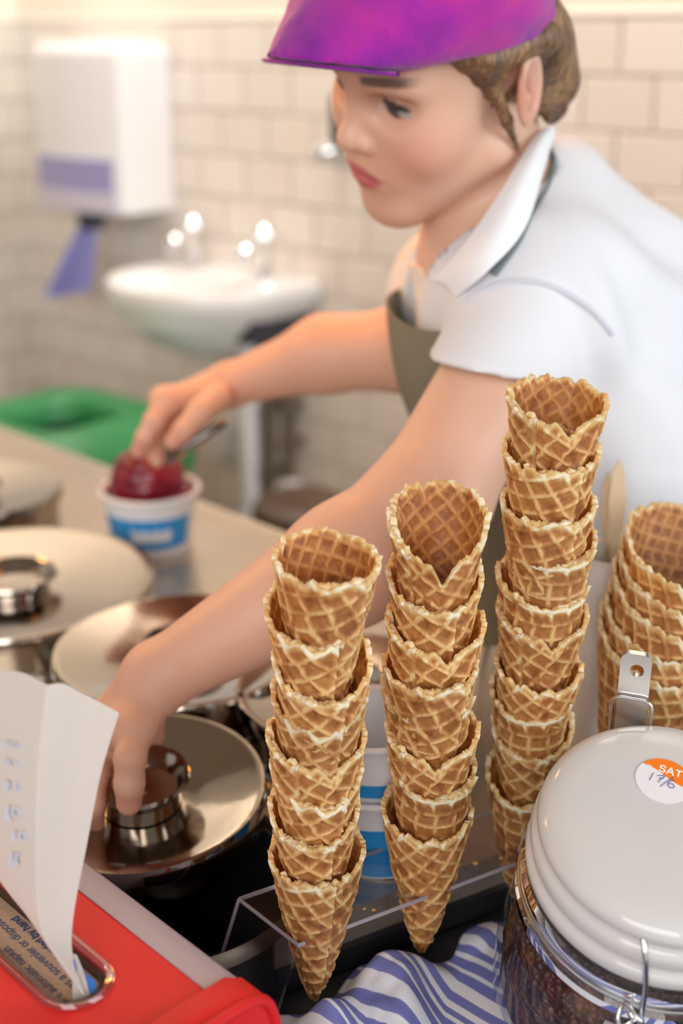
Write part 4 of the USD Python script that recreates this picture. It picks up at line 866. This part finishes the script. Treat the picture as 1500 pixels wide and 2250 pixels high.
torso = [(rcone(pt(1185, 700, 1.18), pt(1125, 700, 1.33), 0.106), 0), (rcone(pt(1330, 1000, 1.22), pt(1270, 1000, 1.38), 0.105), 0.10), (rcone(pt(1440, 1330, 1.25) + np.r_[CB * 0.07, 0.03], pt(1390, 1330, 1.42) + np.r_[CB * 0.07, 0.03], 0.125), 0.10),
         (rcone(pt(1110, 560, 1.18), shN, 0.050, 0.056), 0.05), (rcone(pt(1090, 560, 1.22), shF, 0.050, 0.056), 0.05),
         (rcone(pt(1215, 440, 1.215), pt(1335, 640, 1.25), 0.052, 0.090), 0.07)]
neck = rcone(hw((-0.024, 0, -0.045)), pt(1070, 590, 1.19), 0.049, 0.062)
def finger(j, r): return [rcone(a, b, ra, rb) for a, b, ra, rb in zip(j[:-1], j[1:], r[:-1], r[1:])]
def hand(wrist, rw, mcps, fingers, thumb, palm_r):
    """Palm: bones from the wrist to each knuckle; then four fingers and a thumb, each its own chain."""
    pr = [(rcone(wrist, mcps[0], rw * 0.80, palm_r), 0)]
    for m in mcps[1:]: pr.append((rcone(wrist, m, rw * 0.80, palm_r), 0.012))
    for a, b in zip(mcps[:-1], mcps[1:]): pr.append((rcone(a, b, palm_r, palm_r), 0.012))
    palm = blend(pr); parts = []
    for j, r in fingers + [thumb]:
        ch = finger(j, r); parts.append(blend([(ch[0], 0)] + [(c, 0.006) for c in ch[1:]]))
    def f(P):
        d = palm(P)
        for q in parts: d = smin(d, q(P), 0.007)
        return d
    return f
mN = [pt(196, 1606, 1.022), pt(226, 1600, 0.990), pt(262, 1598, 0.965), pt(300, 1598, 0.955)]
handN = hand(wrN, 0.027, mN, [
    ([mN[0], pt(176, 1700, 1.010), pt(172, 1775, 1.012), pt(180, 1812, 1.02)], [0.0110, 0.0098, 0.0088, 0.0080]),
    ([mN[1], pt(208, 1700, 0.962), pt(203, 1770, 0.962), pt(207, 1812, 0.970)], [0.0112, 0.0100, 0.0090, 0.0082]),
    ([mN[2], pt(268, 1672, 0.985), pt(272, 1725, 1.000), pt(282, 1760, 1.008)], [0.0108, 0.0096, 0.0086, 0.0078]),
    ([mN[3], pt(286, 1664, 0.938), pt(284, 1722, 0.940), pt(283, 1764, 0.948)], [0.0120, 0.0112, 0.0104, 0.0096])],
    ([pt(330, 1540, 1.01), pt(322, 1620, 1.035), pt(300, 1690, 1.035), pt(272, 1735, 1.03)], [0.015, 0.0125, 0.0110, 0.0090]), 0.0125)
mF = [pt(366, 882, 1.405), pt(360, 880, 1.432), pt(372, 886, 1.458), pt(392, 896, 1.480)]
handF = hand(wrF, 0.026, mF, [
    ([mF[0], pt(338, 925, 1.392), pt(318, 962, 1.392), pt(304, 992, 1.398)], [0.0125, 0.0110, 0.0098, 0.0085]),
    ([mF[1], pt(345, 940, 1.440), pt(338, 985, 1.437), pt(345, 1012, 1.43)], [0.0115, 0.0102, 0.0092, 0.0082]),
    ([mF[2], pt(372, 945, 1.468), pt(385, 980, 1.458), pt(400, 990, 1.44)], [0.0112, 0.0100, 0.0090, 0.0080]),
    ([mF[3], pt(405, 945, 1.485), pt(425, 968, 1.470), pt(440, 968, 1.45)], [0.0100, 0.0088, 0.0080, 0.0072])],
    ([pt(478, 872, 1.405), pt(440, 905, 1.378), pt(405, 945, 1.368), pt(380, 972, 1.368)], [0.0165, 0.0140, 0.0118, 0.0090]), 0.0130)
armN = blend([(rcone(shN, elN, 0.048, 0.046), 0), (rcone(elN, mfN, 0.046, 0.0455), 0.02), (rcone(mfN, wrN, 0.0455, 0.0255), 0.02)])
armF = blend([(rcone(shF, elF, 0.046, 0.044), 0), (rcone(elF, mfF, 0.045, 0.040), 0.02), (rcone(mfF, wrF, 0.040, 0.0235), 0.02)])
torso_fn = blend(torso)
def body_fn(P):
    d = torso_fn(P) + 0.004
    d = smin(d, neck(P), 0.03)
    for f, k in ((armN, 0.02), (armF, 0.02)): d = smin(d, f(P), k)
    d = smin(d, head_fn(P), 0.013)
    d = smin(d, handN(P), 0.010); return smin(d, handF(P), 0.010)
body_mesh = nets(body_fn, (-0.26, 0.78, 0.93), (0.50, 1.66, 1.74), 0.0027)
q = hl(body_mesh.vertices)
tone = np.tile(np.array([0.70, 0.42, 0.300]), (len(q), 1))
def paint(mask, col):
    global tone
    m = np.clip(mask, 0, 1)[:, None]; tone = tone * (1 - m) + np.array(col) * m
blob = lambda c, r, soft=0.5: 1 - sstep(np.linalg.norm((q - np.array(c)) / np.array(r), axis=1), 1 - soft, 1 + soft)
inhead = (np.linalg.norm(q, axis=1) < 0.18)
for s_ in (1, -1):
    paint(0.45 * blob((0.075, s_ * 0.042, -0.022), (0.03, 0.026, 0.024), 0.9), (0.70, 0.27, 0.20))
    paint(0.45 * blob((0.0, s_ * 0.085, 0.0), (0.022, 0.016, 0.036), 0.5), (0.68, 0.28, 0.21)); paint(0.7 * blob((0.0, s_ * 0.084, 0.008), (0.010, 0.008, 0.016), 0.5), (0.45, 0.13, 0.09))  # flush on the ear, then shade of its hollow put into the tone
    paint(0.55 * blob((0.092, s_ * 0.032, 0.0235), (0.03, 0.024, 0.012), 0.6), (0.34, 0.17, 0.12))  # upper lids and sockets painted darker than the skin
    # eyebrow, lashes, iris and white
    by = s_ * q[:, 1]; bz = 0.0395 + 0.004 * np.sin((by - 0.014) / 0.042 * np.pi * 0.75)
    paint(0.9 * (1 - sstep(np.abs(q[:, 2] - bz), 0.0022, 0.0052)) * sstep(by, 0.010, 0.018) * (1 - sstep(by, 0.048, 0.060)) * (q[:, 0] > 0.05), (0.085, 0.045, 0.028))
    ez = q[:, 2] - 0.0140; ew = (by - 0.032) / 0.0145
    opening = (1 - sstep(np.abs(ew), 0.85, 1.05)) * (q[:, 0] > 0.06)
    paint(opening * (1 - sstep(np.abs(ez), 0.0035, 0.0055)), (0.42, 0.40, 0.38))
    paint(opening * (1 - sstep(np.hypot(by - 0.033, ez * 0.9), 0.0050, 0.0072)), (0.045, 0.04, 0.05))
    paint(opening * (1 - sstep(np.abs(ez - 0.0055 + 0.004 * ew ** 2), 0.0016, 0.0036)), (0.03, 0.016, 0.012))
paint(inhead * (1 - sstep(np.sqrt(((q[:, 1]) / 0.0235) ** 2 + ((q[:, 2] + 0.0495) / 0.0125) ** 2), 0.75, 1.05)) * (q[:, 0] > 0.075), (0.52, 0.13, 0.14))
for tips in (pt(281, 1764, 0.948), pt(208, 1808, 0.975), pt(304, 992, 1.398), pt(380, 972, 1.368)):
    m = 1 - sstep(np.linalg.norm(body_mesh.vertices - tips, axis=1), 0.012, 0.03); paint(0.5 * m, (0.66, 0.26, 0.20))
person = thing('person', label='woman in a purple flat cap and white polo shirt scooping sorbet over the counter', cat='person')
obj('body', body_mesh, skin, person, attr={'tone': tone})
# polo shirt
hemN = np.array([pt(975, 806, 1.0), pt(1172, 840, 1.03), pt(1070, 800, 1.16)])
hn = np.cross(hemN[1] - hemN[0], hemN[2] - hemN[0]); hn /= np.linalg.norm(hn); hn = hn if (shN - hemN[0]) @ hn < 0 else -hn     # points down the arm
arm_dir = (elN - shN) / np.linalg.norm(elN - shN)
slN = rcone(shN, shN + (elN - shN) * 0.62, 0.060, 0.060); cuffN = rcone(shN, elN, 0.052, 0.0505)
slF = rcone(shF, shF + (elF - shF) * 0.20, 0.056, 0.054)
collar_axis = pt(1065, 590, 1.19)
def shirt_fn(P):
    t = blend([(torso_fn, 0)])(P) - 0.007
    sl = smax(slN(P), (P - hemN[0]) @ hn, 0.006)
    sl = np.maximum(sl, -np.maximum(cuffN(P), -((P - hemN[0]) @ hn) - 0.03))
    d = smin(t, sl, 0.035); d = smin(d, slF(P), 0.03)
    d = np.maximum(d, -(neck(P) - 0.008))
    wr = 0.0055 * (np.sin((P @ np.array([30.0, 52.0, 38.0])) + 1.5 * np.sin(P[:, 0] * 31)) * sstep(meshkit.noise(P * 9), 0.4, 0.8))
    d = d + wr
    return np.maximum(d, 0.97 - P[:, 2])
shirt = attr_mat('white_pique', 'tone', 0.9, 0.0, (900, 0.0006))
sm = nets(shirt_fn, (-0.05, 0.85, 0.90), (0.55, 1.70, 1.55), 0.005)
obj('polo_shirt', sm, plain('white_cotton', (0.75, 0.765, 0.81), 0.9, bump=(700, 0.0008)), person, smooth=True, label='white short-sleeved polo shirt')
# collar: a standing then falling band around the neck
def band(top, bot, th, n=60):
    a, b = smooth_path([pt(*x) for x in top], n), smooth_path([pt(*x) for x in bot], n)
    P_ = np.array([a * (1 - w) + b * w + (0.012 * math.sin(math.pi * w)) * np.array([0.1, -0.55, 0.55]) for w in np.linspace(0, 1, 10)])
    return sheet(P_.transpose(1, 0, 2), th)
obj('collar', band([(1205, 292, 1.165), (1190, 290, 1.135), (1150, 345, 1.095), (1085, 450, 1.065), (1010, 555, 1.07), (948, 618, 1.105)], [(1212, 305, 1.165), (1203, 330, 1.125), (1176, 425, 1.080), (1120, 545, 1.045), (1055, 610, 1.045), (1003, 652, 1.075)], 0.004), plain('collar_cotton', (0.84, 0.85, 0.88), 0.9), person, label='white shirt collar')
obj('collar', band([(1215, 300, 1.20), (1150, 380, 1.27), (1040, 480, 1.28), (950, 540, 1.245), (905, 580, 1.20)], [(1235, 330, 1.22), (1160, 430, 1.31), (1040, 540, 1.33), (930, 610, 1.29), (893, 650, 1.225)], 0.004), plain('far_collar_warm_lit', (0.84, 0.82, 0.80), 0.9), person)  # far side of the collar, warm lamp light put into its colour
obj('placket', sheet(np.array([smooth_path([pt(905, 580, 1.195), pt(915, 640, 1.185), pt(935, 725, 1.165)], 12), smooth_path([pt(925, 590, 1.165), pt(950, 650, 1.150), pt(975, 725, 1.135)], 12)]), 0.004), plain('warm_lit_placket', (0.80, 0.74, 0.68), 0.9), person, label='open shirt placket')  # white placket, its cream tint is warm light put into the colour
# apron: bib, neck strap and skirt
apron_m = plain('olive_apron', (0.20, 0.185, 0.135), 0.9, bump=(800, 0.0006))
tl_ = [pt(888, 630, 1.27), pt(862, 642, 1.24), (pt(850, 668, 1.20)), pt(872, 702, 1.155), pt(915, 722, 1.115), pt(1000, 728, 1.05)]
md_ = [pt(893, 760, 1.27), pt(868, 765, 1.23), pt(862, 775, 1.19), pt(880, 790, 1.15), pt(925, 805, 1.115), pt(1010, 815, 1.06)]
bl_ = [pt(912, 890, 1.28), pt(896, 885, 1.24), pt(890, 885, 1.20), pt(905, 895, 1.16), pt(945, 905, 1.13), pt(1030, 910, 1.09)]
lw_ = [pt(1010, 1120, 1.30), pt(1000, 1120, 1.26), pt(1000, 1120, 1.22), pt(1010, 1120, 1.18), pt(1050, 1120, 1.15), pt(1120, 1120, 1.125)]
ll_ = [pt(1080, 1420, 1.34), pt(1060, 1420, 1.30), pt(1055, 1420, 1.25), pt(1062, 1420, 1.20), pt(1090, 1420, 1.165), pt(1150, 1420, 1.14)]
rows_ = np.array([smooth_path(x, 40) for x in (tl_, md_, bl_, lw_, ll_)])
P_ = np.stack([smooth_path(rows_[:, k], 50) for k in range(40)], 1)
obj('apron', sheet(P_, 0.003), apron_m, person, label='olive grey apron')
slate = plain('slate_strap', (0.16, 0.20, 0.22), 0.9)
def on_shirt(px, py, lift=0.003):
    o = EYE; d = ray(px, py); hit = trimesh.ray.ray_triangle.RayMeshIntersector(sm_lo).intersects_location([o], [d], multiple_hits=False)[0]
    return EYE + d * ((hit[0] - EYE) @ CF - lift) if len(hit) else pt(px, py, 1.1)
sm_lo = sm
sp_a = smooth_path([on_shirt(*p) for p in ((1204, 315), (1180, 370), (1168, 440), (1130, 520), (1075, 600))], 40)
sp_b = smooth_path([on_shirt(*p) for p in ((1222, 350), (1208, 400), (1182, 452), (1143, 530), (1088, 606))], 40)
obj('neck_strap', sheet(np.stack([sp_a, sp_b], 1), 0.003), slate, person, label='slate grey apron strap')
seam = smooth_path([on_shirt(*p, 0.0005) for p in ((1015, 668), (1085, 628), (1160, 618), (1235, 640), (1300, 682), (1345, 735))], 60)
obj('sleeve_seam', tube(seam, 0.0024, 8), plain('shaded_seam_cotton', (0.62, 0.64, 0.72), 0.9), person)  # real seam, with the shading along it put into its grey-blue tone
# trousers and shoes, behind the counter
hipN, hipF = pt(1440, 1360, 1.28) + np.r_[CB * 0.11, 0], pt(1390, 1360, 1.42) + np.r_[CB * 0.11, 0]
tm = []
for hp, dx in ((hipN, 0.02), (hipF, -0.02)):
    kn = np.array([hp[0] + 0.01, hp[1] + 0.02, 0.50]); an_ = np.array([hp[0] + 0.05, hp[1] + 0.03, 0.09])
    tm += [(rcone(hp, kn, 0.088, 0.065), 0.03), (rcone(kn, an_, 0.065, 0.055), 0.03)]
tf_ = blend(tm)
obj('trousers', nets(lambda P: np.maximum(smin(tf_(P), rcone(hipN, hipF, 0.128)(P), 0.05), P[:, 2] - 1.0), (0.0, 0.9, 0.0), (0.75, 1.75, 1.05), 0.012), plain('dark_trousers', (0.03, 0.032, 0.04), 0.9), person, smooth=True)
for hp in (hipN, hipF):
    a0 = np.array([hp[0] + 0.05, hp[1] + 0.03, 0.045])
    f_ = blend([(rcone(a0 + [0.03, 0, 0], a0 + [-0.15, -0.03, -0.008], 0.042, 0.036), 0), (rcone(a0, a0 + [0, 0, 0.06], 0.04, 0.04), 0.03)])
    obj('shoe', nets(lambda P: np.maximum(f_(P), 0.002 - P[:, 2]), a0 - 0.25, a0 + 0.2, 0.010), plain('black_shoe_%d' % int(hp[1] * 1000), (0.02, 0.02, 0.02), 0.5), person, smooth=True)
# hair
hair_mat = mat('brown_hair', {'tc': ('texture_coordinate', {}), 'mp': ('mapping', {'scale': (260.0, 260.0, 40.0), 'rotation': (0.3, 0.5, 0.0)}), 'n': ('noise_texture', {'scale': 1.0, 'detail': 4.0}), 'n2': ('noise_texture', {'scale': 28.0, 'detail': 3.0}), 'mx': ('math', {'math_type': 'add'}), 'h': ('math', {'math_type': 'multiply', 'value2': 0.5}),
    'r': ('rgb_ramp', {'ramp': [(0.36, (0.055, 0.028, 0.014)), (0.5, (0.16, 0.085, 0.038)), (0.64, (0.36, 0.21, 0.095))]}), 'b': ('bump', {'distance': 0.002, 'strength': 0.9}), 'p': ('principled_bsdf', {'roughness': 0.42})},
    [('tc.object', 'mp.vector'), ('mp.vector', 'n.vector'), ('tc.object', 'n2.vector'), ('n.fac', 'mx.value1'), ('n2.fac', 'mx.value2'), ('mx.value', 'h.value1'), ('h.result', 'r.fac') if False else ('h.value', 'r.fac'), ('r.color', 'p.base_color'), ('n.fac', 'b.height'), ('b.normal', 'p.normal')], 'p.BSDF')
shell = ell((0.004, 0, 0.048), (0.088, 0.0805, 0.088))
def hair_fn(P):
    p = hl(P)
    d = shell(p) - 0.0015 * np.sin(p[:, 2] * 260 + p[:, 0] * 190)
    cut = (p[:, 0] - 0.62 * p[:, 2] - 0.026) / 1.17
    d = smax(d, cut, 0.01); d = smax(d, -0.052 - p[:, 2] - 0.2 * p[:, 0], 0.01)
    d = smax(d, -(ell((-0.005, 0.092, 0.006), (0.019, 0.035, 0.031))(p)), 0.006); d = smax(d, -(ell((-0.004, -0.092, 0.002), (0.017, 0.03, 0.027))(p)), 0.006)
    for s in (1,):
        lock = blend([(rcone((0.056, 0.066, 0.064), (0.030, 0.078, 0.046), 0.009, 0.010), 0), (rcone((0.030, 0.078, 0.046), (-0.030, 0.078, 0.040), 0.010, 0.011), 0.01)])
        d = smin(d, lock(p), 0.012)
        strand = blend([(rcone((0.030, 0.074, 0.040), (0.014, 0.076, -0.015), 0.007, 0.0045), 0), (rcone((0.014, 0.076, -0.015), (-0.004, 0.068, -0.058), 0.0045, 0.002), 0.006)])
        d = smin(d, strand(p), 0.006)
    d = smin(d, rcone((-0.045, 0.045, 0.015), (-0.060, 0.040, -0.025), 0.034, 0.030)(p), 0.02)
    return d * HS
hm_ = nets(hair_fn, HO - 0.22, HO + 0.22, 0.0035)
obj('hair', hm_, hair_mat, person, smooth=True)
bunc = pt(1212, 192, 1.120)
bun = trimesh.creation.icosphere(5, 1.0); v = bun.vertices.copy()
an_ = np.arctan2(v[:, 1], v[:, 0]); v *= (1 + 0.05 * np.sin(an_ * 3 + v[:, 2] * 5) + 0.06 * (meshkit.fbm(v * 3, 3, 2) - 0.5))[:, None]
obj('hair_bun', trimesh.Trimesh(bunc + v @ (np.diag([0.0175, 0.024, 0.030]) @ np.eye(3)), bun.faces, process=False), hair_mat, person, smooth=True)
# flat cap
cap_mat = mat('purple_wool', {'tc': ('texture_coordinate', {}), 'n': ('noise_texture', {'scale': 16.0, 'detail': 5.0}), 'r': ('rgb_ramp', {'ramp': [(0.30, (0.16, 0.006, 0.28)), (0.5, (0.33, 0.010, 0.32)), (0.7, (0.50, 0.02, 0.28))]}), 'n2': ('noise_texture', {'scale': 500.0}), 'b': ('bump', {'distance': 0.0012, 'strength': 0.7}), 'p': ('principled_bsdf', {'roughness': 0.95, 'sheen_weight': 0.25})},
    [('tc.object', 'n.vector'), ('tc.object', 'n2.vector'), ('n.fac', 'r.fac'), ('r.color', 'p.base_color'), ('n2.fac', 'b.height'), ('b.normal', 'p.normal')], 'p.BSDF')
pts = []
base_z = lambda x: np.interp(x, [-0.07, -0.04, 0.0, 0.03, 0.06, 0.09, 0.11], [0.016, 0.030, 0.051, 0.059, 0.061, 0.055, 0.048])
for a in np.linspace(0, 2 * np.pi, 60, endpoint=False):
    c, s = math.cos(a), math.sin(a)
    for rx, ry, dz in ((0.088, 0.0885, 0.0), (0.092, 0.095, 0.022), (0.090, 0.094, 0.045)):
        x = 0.018 + rx * c; pts.append((x - 0.22 * dz * (c > 0) * c, ry * s, base_z(x) + dz * (1 - 0.35 * max(c, 0)) + 0.012 * (dz > 0.03) * (1 - max(c, 0))))
    pts.append((0.0 + 0.068 * c, 0.068 * s + 0.006, 0.134 + 0.006 * c)); pts.append((-0.004 + 0.04 * c, 0.036 * s + 0.004, 0.148))
for a in np.linspace(-1.1, 1.1, 30):
    x = 0.070 + 0.096 * math.cos(a); ys = 0.076 * math.sin(a) * (1.0 if a > 0 else 0.72) + 0.004; pts.append((x, ys, 0.047 + (x - 0.10) * 0.56 + 0.28 * ys))
hull = trimesh.convex.convex_hull(np.array(pts))
hv = lambda P: (P - 0.0)
EQ = np.c_[hull.face_normals, -(hull.face_normals * hull.triangles_center).sum(1)]
EQ = np.unique(EQ.round(4), axis=0)
capf = lambda P: np.concatenate([((P[i:i+20000] @ EQ[:, :3].T) + EQ[:, 3]).max(1) for i in range(0, len(P), 20000)])
hull = nets(lambda P: capf(P) - 0.002, (-0.10, -0.12, 0.0), (0.20, 0.12, 0.19), 0.0035)
trimesh.smoothing.filter_taubin(hull, iterations=10)
vv_ = np.array(hull.vertices); nz = (meshkit.fbm(vv_ * 28, 3, 6) - 0.5)[:, None]; vv_ = vv_ + np.array(hull.vertex_normals) * nz * 0.006
obj('flat_cap', trimesh.Trimesh(np.array([hw(p) for p in vv_]), hull.faces, process=False), cap_mat, person, smooth=True, label='purple wool flat cap')
pk = []
for k, (ra, rz) in enumerate(((0.55, 0.0), (0.8, -0.001), (0.97, -0.003), (1.0, -0.005), (0.97, -0.007), (0.8, -0.006), (0.55, -0.006))):
    pk.append([hw((0.070 + 0.0975 * ra * math.cos(a), 0.077 * (0.35 + 0.65 * ra) * math.sin(a), 0.047 + (0.070 + 0.0975 * ra * math.cos(a) - 0.10) * 0.56 + 0.28 * 0.077 * (0.35 + 0.65 * ra) * math.sin(a) + rz)) for a in np.linspace(-1.15, 1.15, 40)])
obj('cap_peak', grid_mesh(np.array(pk), closed_u=True), cap_mat, person, smooth=True)
# ice cream spade in the far hand
spd = thing('ice_cream_spade', label='thin steel ice cream spade held against the sorbet', cat='spade')
ha, hb, hc = pt(478, 938, 1.372), pt(398, 988, 1.372), pt(366, 1004, 1.40)
spade_steel = plain('spade_steel', (0.22, 0.21, 0.21), 0.3, 1.0)
obj('handle', tube(smooth_path([pt(492, 928, 1.376), ha, hb], 30), 0.0050, 12), spade_steel, spd)
P_ = np.array([[hb + (hc - hb) * u + np.array([0.0, 0.25, 0.97]) * w * (0.004 + 0.006 * math.sin(min(u * 2.2, 1.57))) for w in np.linspace(-1, 1, 7)] for u in np.linspace(0, 1, 16)])
obj('blade', sheet(P_, 0.0016), spade_steel, spd)
# pot of wooden spoons behind the right stack
pb = at(1338, 1250, 1.045); pb = np.array([pb[0], pb[1], ZW + 0.001])
pt_ = thing('spoon_pot', pb, label='tall white pot of wooden spoons between the cone stacks and the shirt', cat='pot')
obj('pot', lathe([(0, 0.002), (0.024, 0.002), (0.024, 0.0), (0.026, 0.0), (0.0275, 0.195), (0.029, 0.200), (0.026, 0.200), (0.0235, 0.006), (0, 0.006)], 64), ceramic, pt_)
wood_pale = plain('pale_wood', (0.74, 0.58, 0.38), 0.6)
for k, (dx, dy, hh) in enumerate(((0.008, 0.0, 0.262), (0.012, 0.008, 0.250), (0.0, -0.006, 0.225))):
    prof = Polygon([(-0.004, 0), (0.004, 0), (0.0045, hh * 0.75), (0.0075, hh * 0.86), (0.005, hh * 0.96), (0.0, hh), (-0.005, hh * 0.96), (-0.0075, hh * 0.86), (-0.0045, hh * 0.75)])
    m = T(extrude(prof, 0.0016), (0, 0, 0), np.stack([[1, 0, 0], [0, 0.1, 1], [0, -1, 0.1]], 1).astype(float))
    tag(obj('wooden_spoon', T(m, pb + np.array([dx, dy, 0.008]), rotz(0.5 * k)), wood_pale), ['tallest wooden spoon in the white pot', 'second wooden spoon in the white pot, turned sideways', 'short wooden spoon in the white pot'][k], 'spoon', 'wooden spoons in the pot')
